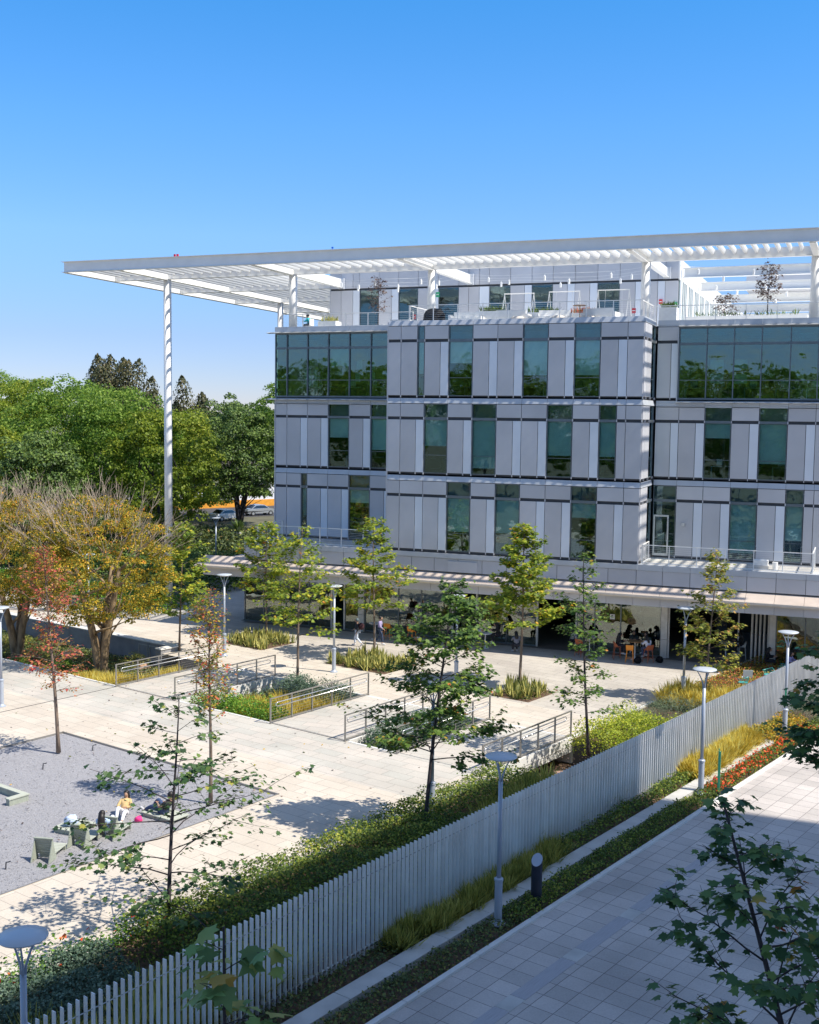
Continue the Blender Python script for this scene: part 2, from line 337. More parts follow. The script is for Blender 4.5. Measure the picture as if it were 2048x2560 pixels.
# thin lavender haze low in the sky and deeper blue above it, multiplied onto the physical sky; unseen top brightened and warmed to fill the shade
wtc = wn.nodes.new('ShaderNodeTexCoord'); wsx = wn.nodes.new('ShaderNodeSeparateXYZ'); wn.links.new(wtc.outputs['Generated'], wsx.inputs[0])
wr = ramp(wn, [(0.0, (.42, .38, .44)), (.065, (.47, .45, .52)), (.148, (.58, .67, .71)), (.235, (.46, .74, .86)), (.33, (.31, .76, .93)), (.5, (1.12, 1.0, .90)), (1.0, (1.6, 1.18, .90))])
wn.links.new(wsx.outputs[2], wr.inputs[0])
wm = wn.nodes.new('ShaderNodeMix'); wm.data_type = 'RGBA'; wm.blend_type = 'MULTIPLY'; wm.inputs[0].default_value = 1
wn.links.new(sky.outputs[0], wm.inputs[6]); wn.links.new(wr.outputs[0], wm.inputs[7]); wn.links.new(wm.outputs[2], bg.inputs[0]); wn.links.new(bg.outputs[0], wo.inputs[0])
scene.view_settings.view_transform = 'Standard'; scene.view_settings.look = 'None'
scene.view_settings.exposure = 0.84; scene.view_settings.gamma = 1
scene.cycles.max_bounces = 8; scene.cycles.transparent_max_bounces = 16

# ------------------------------------------------------------------ ground in plaza grid coordinates
def zones(rects, names):
    S = sorted({v for r in rects for v in r[:2]}); T = sorted({v for r in rects for v in r[2:4]})
    bins = {}
    for j in range(len(T) - 1):
        tm = (T[j] + T[j + 1]) / 2; run = None
        for i in range(len(S) - 1):
            sm = (S[i] + S[i + 1]) / 2; key = None
            for r in rects:
                if r[0] <= sm <= r[1] and r[2] <= tm <= r[3]: key = (r[4], r[5])
            if run and run[0] == key: run[2] = S[i + 1]
            else:
                if run and run[0]: bins.setdefault(run[0][0], []).append((run[1], run[2], T[j], T[j + 1], run[0][1]))
                run = [key, S[i], S[i + 1]]
        if run and run[0]: bins.setdefault(run[0][0], []).append((run[1], run[2], T[j], T[j + 1], run[0][1]))
    for k, cells in bins.items():
        mb = MB()
        for a, b, c, d, z in cells: mb.add([(a, c, z), (b, c, z), (b, d, z), (a, d, z)], [(0, 1, 2, 3)])
        o = mb.build(names[k][0], names[k][1]); o.rotation_euler = (0, 0, TH); o['kind'] = 'structure'
Z = ZG
zones([(-3000, 3000, -3000, 3000, 'e', Z - .02), (-26, 60, -70, 15, 'l', Z), (-60, -26, -60, 3, 'l', Z),
       (-60, 18.2, -22.4, -18.35, 'g', Z), (-30, 60, -5.2, 15, 'b', Z), (7.0, 18.7, -8.2, -5.2, 'b', Z), (-60, -9, -60, -22.4, 'l', Z),
       (-60, 24.45, -18.35, -11.8, 's', Z - 1.15), (-60, -8.2, -11.8, -10.6, 's', Z - 1.15),
       (19.15, 24.45, -70, -18.35, 's', Z - .06), (18.75, 24.45, -11.8, 30, 's', Z - .06), (24.45, 26.75, -70, 30, 's', Z - .08),
       (26.75, 27.0, -70, 30, 'e', Z - .1), (26.9, 70, -70, 30, 'w', Z), (1.55, 14.2, -60, -25.17, 'v', Z - .05)],
      dict(e=('ground', 'earth'), l=('plaza_paving', 'p_light'), g=('grey_paving', 'p_grey'), b=('back_paving', 'p_back'),
           s=('planting_soil', 'soil'), w=('walkway', 'p_walk'), v=('gravel', 'gravel')))
def st_struct(name, m, boxes):
    mb = MB()
    for b in boxes: mb.box(*b)
    o = mb.build(name, m); o.rotation_euler = (0, 0, TH); o['kind'] = 'structure'; return o
st_struct('drain_channel', 'drain', [(-3.38, -3.31, -25.1, -18.5, Z - .02, Z + .006), (-3.3, 1.0, -18.47, -18.40, Z - .02, Z + .006), (7.3, 11.7, -18.47, -18.40, Z - .02, Z + .006)])
st_struct('garden_edge', 'concrete_white', [(-60, -3.45, -18.49, -18.36, Z - 1.1, Z + .03), (1.15, 7.2, -18.49, -18.36, Z - 1.1, Z + .015), (11.8, 14.3, -18.49, -18.36, Z - 1.1, Z + .015),
                                           (-3.45, 1.15, -11.9, -11.72, Z - 1.1, Z + .004), (1.15, 7.2, -11.9, -11.72, Z - 1.1, Z + .015), (7.2, 11.8, -11.9, -11.72, Z - 1.1, Z + .004), (11.8, 14.3, -11.9, -11.72, Z - 1.1, Z + .015), (14.3, 18.75, -11.9, -11.72, Z - 1.1, Z + .004),
                                           (18.62, 18.76, -11.7, 28, Z - .3, Z + .03), (19.05, 19.15, -70, -18.5, Z - .3, Z + .03)])
st_struct('gravel_edging', 'steel', [(1.5, 1.56, -60, -25.12, Z - .1, Z + .02), (14.2, 14.25, -60, -25.12, Z - .1, Z + .02), (1.5, 14.25, -25.17, -25.12, Z - .1, Z + .02)])
st_struct('service_path', 'concrete', [(25.35, 25.85, t, t + 1.96, Z - .2, Z + .12) for t in np.arange(-64.5, -8, 1.98)])
st_struct('kerb', 'concrete_white', [(26.75, 26.9, t, t + 2.98, Z - .2, Z + .07) for t in np.arange(-64, 29, 3.0)])
st_struct('tactile_strip', 'tactile', [(28.52, 28.94, t, t + 2.4, Z - .01, Z + .008) for t in np.arange(-60, -22, 3.1)])
st_struct('tactile_marker', 'concrete', [(28.52, 28.94, t + 2.42, t + 3.08, Z - .01, Z + .007) for t in np.arange(-60, -22, 3.1)])
# gravel that reads as individual chips near the edge, leaf litter on the soil
def scatter(name, m, n, s0, s1, t0, t1, z, size, seed, label=None, kind='stuff'):
    g = np.random.default_rng(seed); C = np.stack([g.uniform(s0, s1, n), g.uniform(t0, t1, n)], 1)
    X = C[:, 0] * CA - C[:, 1] * SA; Y = C[:, 0] * SA + C[:, 1] * CA
    P = np.stack([X, Y, z + g.uniform(0, .02, n)], 1)
    Nn = np.stack([g.normal(0, .35, n), g.normal(0, .35, n), np.ones(n)], 1); T = g.normal(0, 1, (n, 3))
    o = nmesh(name, leaves(P, Nn, T, size * g.uniform(.5, 1.3, n), DIAM), m); o['kind'] = kind; return o
g = scatter('leaf_litter', 'lf_brownred', 5000, 19.2, 26.7, -45, 10, Z - .05, .09, 3)
g['label'] = 'dry brown leaves lying on the mulch of the fence beds'; g['category'] = 'leaf litter'

# retaining wall of the sunken garden
def st_mb(): return MB(lambda s, t, z: (*W(s, t), z))
rw = thing('retaining_wall', 'long grey concrete retaining wall with pale coping behind the sunken garden', 'wall', (*W(-10, -10.6), Z - 1.1))
rl = Vector(rw.location)
def rel(mb, name, m, root, smooth=False): return mb.build(name, m, root, off=tuple(root.location), smooth=smooth)
b = st_mb(); b.box(-40, -7.75, -10.9, -10.45, Z - 1.1, Z + .22); b.box(-8.2, -7.75, -11.9, -10.9, Z - 1.1, Z + .22); rel(b, 'wall', 'wall_grey', rw)
b = st_mb(); b.box(-40, -7.7, -10.94, -10.4, Z + .222, Z + .28); b.box(-8.24, -7.7, -11.93, -10.94, Z + .222, Z + .28); rel(b, 'coping', 'concrete_white', rw)
for k in range(3):
    b = st_mb(); s0 = -10.9 + k * .95
    for q in ((s0, s0 + .8, Z - .8, Z - .77), (s0, s0 + .8, Z + .02, Z + .05), (s0, s0 + .03, Z - .77, Z + .02), (s0 + .77, s0 + .8, Z - .77, Z + .02)):
        b.box(q[0], q[1], -10.93, -10.9, q[2], q[3])
    rel(b, 'wall_panel', 'concrete', rw)

# footbridges over the sunken strip
def bridge(s0, s1, label):
    r = thing('footbridge', label, 'footbridge', (*W((s0 + s1) / 2, -15.1), Z - 1.15), group='pale footbridges over the sunken garden')
    b = st_mb()
    b.box(s0 + .08, s1 - .08, -18.34, -11.91, Z - .14, Z + .005); rel(b, 'deck', 'concrete', r)
    b = st_mb(); b.box(s0 + .10, s1 - .1, -18.33, -11.92, Z + .006, Z + .012); o = rel(b, 'deck_paving', 'p_grey', r)
    for q in (s0, s1 - .08):
        b = st_mb(); b.box(q, q + .08, -18.34, -11.91, Z - .33, Z + .03); b.box(q + .025, q + .055, -18.34, -11.91, Z - .62, Z - .36); rel(b, 'side_beam', 'concrete_white', r)
bridge(-3.45, 1.15, 'leftmost pale footbridge beside the red tree')
bridge(7.2, 11.8, 'middle footbridge crossing between the yellow grasses and the lavender')
bridge(14.3, 18.75, 'footbridge nearest the fence with white side beam')

# metal balustrades
def rail(name, label, p0, p1, zb, h, nposts, ncab, m='steel', hand=None, group=None, cat='railing', pr=.032, flat=True, xf=None, dbl=False):
    p0 = Vector((*p0, zb)); p1 = Vector((*p1, zb)); d = (p1 - p0); L = d.length; d.normalize()
    r = thing(name, label, cat, tuple(p0), math.atan2(d.y, d.x), group)
    for k in range(nposts):
        x = L * k / (nposts - 1); b = MB()
        if flat: b.box(x - .02, x + .02, -.035, .035, 0, h - .001); b.box(x - .05, x + .05, -.06, .06, 0, .012)
        else: b.tube([(x, 0, 0), (x, 0, h)], pr, 6)
        b.build('post', m, r)
    b = MB(); b.box(-.025, L + .025, -.03, .03, h, h + .045); b.build('top_rail', m, r)
    b = MB()
    for k in range(ncab):
        z = .12 + (h - .22) * k / max(1, ncab - 1); b.tube([(0, 0, z), (L, 0, z)], .0055, 4)
    b.build('cable', m, r)
    if flat:
        b = MB(); b.box(0, L, -.02, .02, .05, .09); b.build('bottom_rail', m, r)
    if hand:
        sgn = hand; b = MB()
        for z in ((.90, .72) if dbl else (.88,)):
            pass
        y = sgn * .09
        pts = [(.35, y, .72), (.27, y, .76), (.25, y, .81), (.27, y, .86), (.35, y, .90), (L - .35, y, .90), (L - .27, y, .86), (L - .25, y, .81), (L - .27, y, .76), (L - .35, y, .72), (.35, y, .72)]
        b.tube(pts, .021, 6); b.build('handrail', 'handrail', r, smooth=True)
    return r
GR = 'metal balustrades along the footbridges'
def brail(s, t0, t1, label, hand): rail('balustrade', label, W(s, t0), W(s, t1), Z + .012, 1.08, 6, 8, 'steel', hand, GR)
brail(-3.35, -18.5, -11.7, 'steel cable balustrade beside the yellow grass, left of the red tree', -1)
brail(1.02, -18.5, -11.7, 'steel cable balustrade behind the red and yellow tree at the bright hedge', 1)
brail(7.33, -18.5, -11.7, 'steel balustrade in front of the golden grasses in the middle garden', -1)
brail(11.67, -18.5, -11.7, 'steel balustrade behind the small lavender bed left of the tall central tree', 1)
brail(14.43, -18.5, -11.7, 'balustrade half hidden behind the crown of the tall central tree', -1)
brail(18.6, -18.5, -11.7, 'rightmost steel balustrade, beside the disc lamp and the fence', 1)
rail('balustrade', 'long cable balustrade in front of the lawn behind the yellow-leaved trees', W(-27.3, -9.2), W(-18.7, -5.2), Z, 1.1, 8, 9, 'steel', None, None)

# fence of upright fins
fr = thing('fin_fence', 'long pale grey fence of upright metal fins dividing the plaza from the walkway', 'fence', (*W(24.5, -10), Z))
b = st_mb(); t = -50.0
while t < 27:
    b.box(24.445, 24.55, t - .010 + R.uniform(-.004, .004), t + .011, Z - .02, Z + 2.34 + R.uniform(-.003, .003)); t += .18
rel(b, 'fins', 'fin', fr)
b = st_mb()
b.tube([(24.5, -50, Z + 2.02), (24.5, 27, Z + 2.02)], .011, 5); b.box(24.47, 24.53, -50, 27, Z + .12, Z + .17)
rel(b, 'tie_rod', 'handrail', fr)

# disc lamps
def make_lamp(label, loc, group):
    r = thing('disc_lamp', label, 'street lamp', loc, 0, group)
    b = MB(); b.lathe([(.21, 0), (.21, .03), (.17, .05), (.12, .10), (.105, .12), (.105, 1.2), (.125, 1.21), (.125, 1.27), (.09, 1.30)], n=16); b.build('base_sleeve', 'lamp', r, smooth=False)
    b = MB(); b.tube([(0, 0, 1.28), (0, 0, 3.95)], [.062, .058], 12); b.build('pole', 'lamp', r, smooth=True)
    for k in range(3):
        a = 2 * math.pi * k / 3 + .5; c, s_ = math.cos(a), math.sin(a); b = MB()
        b.tube([(c * .02, s_ * .02, 3.86), (c * .05, s_ * .05, 4.10), (c * .15, s_ * .15, 4.36), (c * .27, s_ * .27, 4.56)], [.034, .026, .02, .016], 6); b.build('arm', 'lamp', r, smooth=True)
    b = MB(); b.lathe([(.03, 4.535), (.25, 4.55), (.40, 4.60), (.43, 4.625), (.425, 4.64), (.2, 4.665), (.02, 4.67)], n=28); b.build('disc', 'lampdisc', r, smooth=True)
    return r
LG = 'disc-topped lamps around the plaza'
L0 = make_lamp('disc lamp at the near end of the concrete strip beside the dark bollard', (17.23, -35.15, Z), LG)
for x, y, z, lab in [(.13, -9.35, Z, 'disc lamp rising from the lavender behind the middle balustrade'), (18.27, -8.34, Z, 'disc lamp in the golden grass in front of the open cafe doors'),
                     (20.86, -21.86, Z, 'disc lamp beside the green stake at the shadow edge'), (23.21, -12.79, Z, 'sunlit disc lamp among the orange flowers with a green sticker'),
                     (-7.21, -8.26, Z, 'disc lamp behind the red and yellow tree, left of the snake plants'), (7.12, -9.64, Z, 'disc lamp hidden behind the top of the tall central tree'),
                     (12.74, -28.24, Z, 'disc lamp standing in the hedge close behind the tall central tree'), (-10.75, -22.25, Z, 'disc lamp cut by the left edge near the sunken garden'),
                     (-19.6, -4.1, Z, 'disc lamp behind the yellow-leaved trees beyond the retaining wall'), (12.83, -48.71, -.95 - 4.6, 'big disc lamp in the bottom left corner in front of the lavender'),
                     (-26.0, 22.0, Z, 'disc lamp in the dark under the trees beside the upper deck')]:
    dup(L0, (x, y, z), R.uniform(0, 6), lab, LG)
b = MB(); b.box(-.03, .03, -.075, -.062, 1.75, 2.2)
st = b.build('sticker', 'green_sign'); tag(st, 'small green strip fixed on the sunlit lamp post at the orange flowers', 'sticker'); st.location = (23.21, -12.79, Z)

b = MB(); n = 24
vs = []
for k in range(n):
    a = 2 * math.pi * k / n; c, s_ = math.cos(a) * .155, math.sin(a) * .155; vs.append((c, s_, 0))
for k in range(n):
    a = 2 * math.pi * k / n; c, s_ = math.cos(a) * .155, math.sin(a) * .155; vs.append((c, s_, 1.28 + s_ * .9))
bl = thing('bollard', 'dark blue cylindrical bollard with a slanted top in the planting strip', 'bollard', (17.81, -33.38, Z - .05))
b.add(vs, [tuple(range(n - 1, -1, -1))] + [(i, (i + 1) % n, n + (i + 1) % n, n + i) for i in range(n)]); b.build('post', 'bollard', bl, smooth=False)
b = MB(); b.add([(v[0] * 1.001, v[1] * 1.001, v[2] + .004) for v in vs[n:]], [tuple(range(n))]); b.build('light_face', 'lamp', bl)
gs = thing('marker_stake', 'green wooden stake standing at the kerb by the flower bed', 'stake', (*W(26.6, -15.0), Z))
b = MB(); b.box(-.045, .045, -.02, .02, 0, 1.62); b.box(-.045, -.01, -.018, .018, 1.62, 1.72); b.build('stake', 'green_stake', gs)
b = MB(); b.box(-.14, .14, -.14, .14, 0, .12); b.build('base', 'bollard', gs)

# ------------------------------------------------------------------ the office building
bd = thing('office_building', 'long white and grey campus building with panelled facade, teal windows and a slatted roof canopy', 'building', (2, 8, Z))
def bp(mb, name, m, parent=None, smooth=False): return mb.build(name, m, parent or bd, off=tuple(bd.location) if parent is None else (0, 0, 0), smooth=smooth)
BL = tuple(bd.location)
def sub(mb, name, m, parent, smooth=False):       # parent already sits at building-local origin
    return mb.build(name, m, parent, off=BL, smooth=smooth)
Zt = {0: 0.0, 1: 4.6, 2: 9.17}
def facade(xf, floors, u0, u1, top=13.65, curtain=None):
    """xf(u,d,z)->world; d = outward depth; panels 7 cm proud of a dark wall"""
    back = MB(xf); pan = MB(xf); clip = pan
    for fi, segs in floors.items():
        B = Zt[fi]; led = MB(xf)
        back.box(u0, u1, -.12, -.06, B + 4.17, B + 4.6 if fi < 2 else top - .25); back.box(u0, u1, -.12, -.06, B - .1 if fi else -.4, B + .06)
        for (a, c, k) in segs:
            g = .016
            if k == 'W' or k == 'D':
                window(xf, a + .02, c - .02, B, k == 'D')
            else:
                back.box(a, c, -.12, -.06, B + .06, B + 4.17)
                if k == 'S':
                    mth = a + (c - a) * .66
                    pan.box(a + g, mth - g, -.05, .03, B + .10, B + 3.22); bp(MB(xf).box(mth + g, c - g, -.05, .022, B + .10, B + 3.22), 'light_panel', 'panel_light')
                    clip.box(mth - .02, mth + .02, -.05, .035, B - .02, B + .10)
                else: pan.box(a + g, c - g, -.05, .03, B + .10, B + 3.22)
                pan.box(a + g, c - g, -.05, .03, B + 3.40, B + 4.16)
            clip.box(c - .025, c + .025, -.05, .045, B - .03, B + .10); clip.box(c - .025, c + .025, -.05, .045, B + 3.24, B + 3.385)
        # ledge: sloping flashing over the band
        for q in range(len(segs)):
            a, c, k = segs[q]
            zt = B + 4.5
            led.add([(a + .008, .02, B + 4.19), (c - .008, .02, B + 4.19), (c - .008, .05, B + 4.20), (a + .008, .05, B + 4.20),
                     (a + .008, -.03, zt), (c - .008, -.03, zt), (c - .008, -.03, B + 4.19), (a + .008, -.03, B + 4.19)],
                    [(0, 1, 2, 3), (3, 2, 5, 4), (0, 3, 4, 7), (1, 6, 5, 2)])
        if fi == 0: led.box(u0, u1, .0, .10, -.34, -.08)
        bp(led, 'ledge', 'ledge')
    bp(back, 'joint_backing', 'dark'); bp(pan, 'wall_panels', 'panel')
WR = random.Random(4)
def window(xf, a, c, B, door=False):
    f = MB(xf); t = .035
    f.box(a, a + t, -.10, -.005, B + .06, B + 4.17); f.box(c - t, c, -.10, -.005, B + .06, B + 4.17)
    f.box(a + t, c - t, -.10, -.005, B + .06, B + .10); f.box(a + t, c - t, -.10, -.005, B + 4.13, B + 4.17)
    f.box(a + t, c - t, -.10, .01, B + 3.22, B + 3.38)
    if not door: f.box(a + t, c - t, -.085, -.06, B + 1.12, B + 1.15)
    w_ = bp(f, 'window', 'frame')
    p = MB(xf); p.box(a + t, c - t, -.075, -.065, B + .10, B + 3.22); p.box(a + t, c - t, -.075, -.065, B + 3.38, B + 4.13); sub(p, 'pane', 'glass', w_)
    n = MB(xf); n.box(a + t, c - t, -.30, -.28, B + 3.02, B + 4.13); sub(n, 'spandrel', 'wall_grey', w_)
    h = 0 if door else WR.choice([1.15, 1.2, .35, 1.3, 1.9, 0.9, 1.2, 1.6, 2.3])
    if h:
        q = MB(xf); q.box(a + t, c - t, -.17, -.165, B + 3.2 - (3.1 - h), B + 3.2); q.box(a + t, c - t, -.18, -.155, B + h + .08, B + h + .10); sub(q, 'blind', 'blind', w_)
    if door:
        q = MB(xf); x0 = a + .05; x1 = a + .92; fm = 'frame_light'
        q.box(x0, x0 + .08, -.06, .03, B + .06, B + 2.35); q.box(x1 - .08, x1, -.06, .03, B + .06, B + 2.35); q.box(x0, x1, -.06, .03, B + 2.35, B + 2.45); q.box(x0 + .08, x1 - .08, -.06, .03, B + .06, B + .2)
        dr = bp(q, 'door', fm); q = MB(xf); q.tube([(x1 - .12, .06, B + .95), (x1 - .12, .06, B + 1.35)], .015, 6); sub(q, 'handle', 'handrail', dr)
Fm = lambda u, d, z: (u, -d, z)
FL = lambda u, d, z: (u, 3.8 - d, z)
FR = lambda u, d, z: (14.41 + d, u, z)
S, P, Wn = 'S', 'P', 'W'
facade(Fm, {2: [(-.82, 0, P), (0, 1.04, P), (1.04, 1.5, Wn), (1.5, 3, S), (3, 4.5, Wn), (4.5, 6, S), (6, 7.5, S), (7.5, 9, Wn), (9, 10.5, S), (10.5, 12, Wn), (12, 13.5, S), (13.5, 14.4, P)],
            1: [(-.82, 0, P), (0, 1.5, S), (1.5, 3, Wn), (3, 4.5, S), (4.5, 6, Wn), (6, 7.5, S), (7.5, 9, S), (9, 10.5, Wn), (10.5, 12, S), (12, 13, Wn), (13, 13.5, P), (13.5, 14.4, P)],
            0: [(-.82, 0, P), (0, 1.5, S), (1.5, 3, S), (3, 4.5, Wn), (4.5, 6, S), (6, 7.5, Wn), (7.5, 9, S), (9, 10.5, S), (10.5, 12, Wn), (12, 13.5, S), (13.5, 14.4, P)]}, -.82, 14.4)
facade(FL, {1: [(-10.44, -9.6, P), (-9.6, -8.1, S), (-8.1, -6.6, S), (-6.6, -5.1, Wn), (-5.1, -3.6, S), (-3.6, -2.1, Wn), (-2.1, -.7, P)],
            0: [(-10.44, -9.6, P), (-9.6, -8.55, P), (-8.55, -8.1, Wn), (-8.1, -6.6, S), (-6.6, -5.1, S), (-5.1, -3.6, Wn), (-3.6, -2.1, S), (-2.1, -.7, P)]}, -10.44, -.7, top=9.1)
facade(FL, {2: [(14.5, 15.7, S)],
            1: [(14.5, 15.84, S), (15.84, 17.3, S), (17.3, 18.8, Wn), (18.8, 20.31, S), (20.31, 21.86, Wn), (21.86, 23.33, S), (23.33, 24.83, S), (24.83, 26.3, Wn), (26.3, 27.8, S)],
            0: [(14.5, 15.84, 'D'), (15.84, 17.35, S), (17.35, 18.87, S), (18.87, 20.38, Wn), (20.38, 21.89, S), (21.89, 22.88, Wn), (22.88, 23.4, P), (23.4, 24.9, S), (24.9, 26.4, Wn), (26.4, 27.8, S)]}, 14.5, 27.8)
facade(FR, {k: [(.03, .85, P), (.85, 2.2, P), (2.2, 3.7, Wn)] for k in (0, 1, 2)}, .03, 3.7)
# west flank and roof edges
b = MB(); b.box(-10.52, -10.44, 3.75, 30, -.4, 9.1); b.box(-10.5, -10.45, 3.9, 30, 9.1, 13.3); bp(b, 'side_wall', 'panel')
b = MB(); b.box(-.9, -.82, 0, 3.8, -.4, 13.6); bp(b, 'side_wall', 'panel')

def curtain(xs, label_m):
    """fully glazed top storey on the recessed planes"""
    B = 9.17
    fr_ = MB(FL)
    for x in xs: fr_.box(x - .03, x + .03, -.06, .08, B + .02, B + 4.12)
    for z0, z1 in ((B + .0, B + .10), (B + 3.12, B + 3.26), (B + 4.06, B + 4.16)): fr_.box(xs[0], xs[-1], -.05, .06, z0, z1)
    fr_.box(xs[0], xs[-1], -.05, -.01, B + 1.10, B + 1.14)
    w_ = bp(fr_, 'curtain_window', 'frame')
    for i in range(len(xs) - 1):
        p = MB(FL); p.box(xs[i] + .03, xs[i + 1] - .03, -.03, -.02, B + .1, B + 3.12); p.box(xs[i] + .03, xs[i + 1] - .03, -.03, -.02, B + 3.26, B + 4.06); sub(p, 'pane', label_m, w_)
    return w_
cl = curtain([-10.44, -9.6, -8.1, -6.6, -5.1, -3.6, -2.1, -.85], 'glass_curtain')
q = MB(FL); q.box(-6.5, -5.2, -.2, -.19, 11.2, 12.3); sub(q, 'blind', 'blind', cl)
q = MB(FL)
for x0, x1, z0, z1 in ((-8.75, -8.3, 10.0, 11.1), (-8.05, -7.9, 10.0, 11.1), (-5.1, -4.75, 10.2, 10.8), (-5.0, -4.6, 11.0, 11.6), (-4.0, -3.7, 10.3, 10.8), (-4.1, -3.7, 11.0, 11.5)): q.box(x0, x1, -.9, -.88, z0, z1)
sub(q, 'hanging_board', 'white', cl)
cr = curtain([15.76, 17.3, 18.8, 20.31, 21.86, 23.33, 24.83, 26.3, 27.8], 'glass_curtain')
q = MB(FL)
for x0, x1, z0, z1 in ((17.5, 18.25, 10.9, 11.45), (17.5, 18.25, 10.1, 10.65), (18.85, 19.55, 10.9, 11.45), (18.85, 19.55, 10.1, 10.65)): q.box(x0, x1, -.12, -.10, z0, z1)
sub(q, 'glass_film', 'blind', cr)
q = MB(FL); q.box(15.66, 15.72, -.05, .16, 9.0, 13.3); q.box(15.72, 27.8, -.05, .16, 9.0, 9.06); bp(q, 'curtain_surround', 'ledge')
# blade ledges of the glazed storeys
for x0, x1 in ((-11.0, -.9), (15.7, 27.8)):
    b = MB(FL)
    for z in (8.98, 13.32):
        b.add([(x0, -.05, z), (x1, -.05, z), (x1, .42, z + .03), (x0, .42, z + .03), (x0, -.05, z + .10), (x1, -.05, z + .10)], [(0, 1, 2, 3), (3, 2, 5, 4), (0, 3, 4), (1, 5, 2)])
    bp(b, 'sun_ledge', 'ledge')
b = MB(FL); xs = [-10.5, -9.6, -8.1, -6.6, -5.1, -3.6, -2.1, -.82]; b2 = MB(FL)
for i in range(7): b.box(xs[i] + .008, xs[i + 1] - .008, -.03, .06, 13.43, 13.74); b2.box(xs[i] + .01, xs[i + 1] - .01, -.03, .03, 8.72, 8.97)
bp(b, 'parapet', 'ledge'); bp(b2, 'band_course', 'ledge')
b = MB(FL); xs = [14.5, 15.7, 17.3, 18.8, 20.31, 21.86, 23.33, 24.83, 26.3, 27.8]
b2 = MB(FL)
for i in range(9): b.box(xs[i] + .008, xs[i + 1] - .008, -.03, .06, 13.43, 13.72); b2.box(xs[i] + .01, xs[i + 1] - .01, -.03, .03, 8.72, 8.97)
bp(b, 'parapet', 'ledge'); bp(b2, 'band_course', 'ledge')
# floor slabs, ceilings and rooms behind the glass
b = MB()
for z0, z1 in ((-.35, -.02), (4.28, 4.6), (8.85, 9.17), (13.0, 13.4)):
    b.box(-10.3, 27.8, 4.1, 30, z0, z1); b.box(-.7, 14.3, .2, 4.1, z0, z1)
bp(b, 'floor_slab', 'roomlight')
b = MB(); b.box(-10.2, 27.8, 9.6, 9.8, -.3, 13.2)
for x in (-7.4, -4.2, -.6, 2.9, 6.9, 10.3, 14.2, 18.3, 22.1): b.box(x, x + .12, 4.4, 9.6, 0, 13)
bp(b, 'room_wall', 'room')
b = MB()
for z in (3.9, 8.5, 13.0):
    for x in np.arange(-9.4, 27, 2.4): b.box(x, x + 1.2, 5.0, 5.25, z - .06, z - .02)
bp(b, 'ceiling_light', mat('dim_ceiling_light', (0.7, 0.75, 0.72), 0.6))
# desks and shelves seen through the windows
g_ = random.Random(9)
for z in (0, 4.6, 9.17):
    for x in np.arange(-9.6, 26, 1.7):
        b = MB(); y = 5 + g_.random(); b.box(x, x + 1.1, y, y + .5, z + .7, z + .74); b.box(x + .3, x + .7, y + .1, y + .13, z + .8, z + 1.15); b.box(x, x + .04, y, y + .5, z, z + .7); bp(b, 'desk', 'blind')

# podium: deck, fascia, stone canopy, ground floor glass
b = MB(); b.box(-10.64, 28, .3, 3.75, -.34, -.12); bp(b, 'deck_slab', 'terrace')
b = MB(); xs = [-10.64, -9.75, -8.2, -6.7, -5.2, -3.65, -2.15, -.65, .85, 2.3, 3.8, 5.3, 6.8, 8.3, 9.8, 11.3, 12.75, 14.34, 15.79, 17.29, 18.81, 20.3, 21.81, 23.32, 24.8, 26.3, 28]
for i in range(len(xs) - 1): b.box(xs[i] + .014, xs[i + 1] - .014, -.03, .12, -1.17, -.40)
b.box(-10.64, -10.5, .12, 14, -1.17, -.40)
bp(b, 'podium_panels', 'panel')
b = MB(); b.box(-10.6, 28, .0, .1, -1.2, -.36); bp(b, 'joint_backing', 'dark')
b = MB()
for i in range(len(xs) - 1):
    if xs[i] < -.7 or xs[i] > 14: b.box(xs[i] + .008, xs[i + 1] - .008, -.07, .30, -.385, -.06)
    else: b.box(xs[i] + .008, xs[i + 1] - .008, -.05, .0, -.385, -.345)
b.box(-10.68, -10.45, .30, 14, -.385, -.06); bp(b, 'podium_coping', 'ledge')
b = MB(); b.box(3.2, 5.0, -.10, -.035, -1.16, -.52); bp(b, 'cover_plate', 'panel')
xj = [-13.7, -11.2, -9.2, -7.2] + [-5.2 + 1.5 * k for k in range(23)]
b = MB()
for i in range(len(xj) - 1):
    a, c = xj[i] + .008, xj[i + 1] - .008
    b.add([(a, -.93, -1.62), (c, -.93, -1.62), (c, .3, -1.14), (a, .3, -1.14), (a, -.93, -1.70), (c, -.93, -1.70), (c, .3, -1.3), (a, .3, -1.3)],
          [(0, 1, 2, 3), (4, 7, 6, 5), (0, 4, 5, 1), (1, 5, 6, 2), (2, 6, 7, 3), (3, 7, 4, 0)])
b.add([(-13.7, -.93, -1.62), (-10.6, .3, -1.14), (-10.6, 13, -1.14), (-13.7, 13, -1.62), (-13.7, -.93, -1.70), (-13.7, 13, -1.70)], [(0, 1, 2, 3), (0, 3, 5, 4)])
bp(b, 'stone_canopy', 'stone_can')
b = MB(); b.box(-13.76, 28.2, -1.0, -.935, -1.74, -1.63); b.box(-13.76, -13.7, -.935, 13, -1.74, -1.63); b.box(-13.4, 28.2, -.935, -.85, -1.80, -1.742)
bp(b, 'canopy_lip', 'stone_edge')
b = MB()
for i in range(len(xj) - 1): b.box(max(xj[i], -13.3) + .008, xj[i + 1] - .008, -.62, -.5, -2.28, -1.802)
b.box(-13.3, -13.2, -.5, 13, -2.28, -1.802); bp(b, 'fascia_band', 'panel')
b = MB(); b.box(-13.2, 28, -.5, 12, -2.30, -2.22); bp(b, 'soffit', 'roomlight')
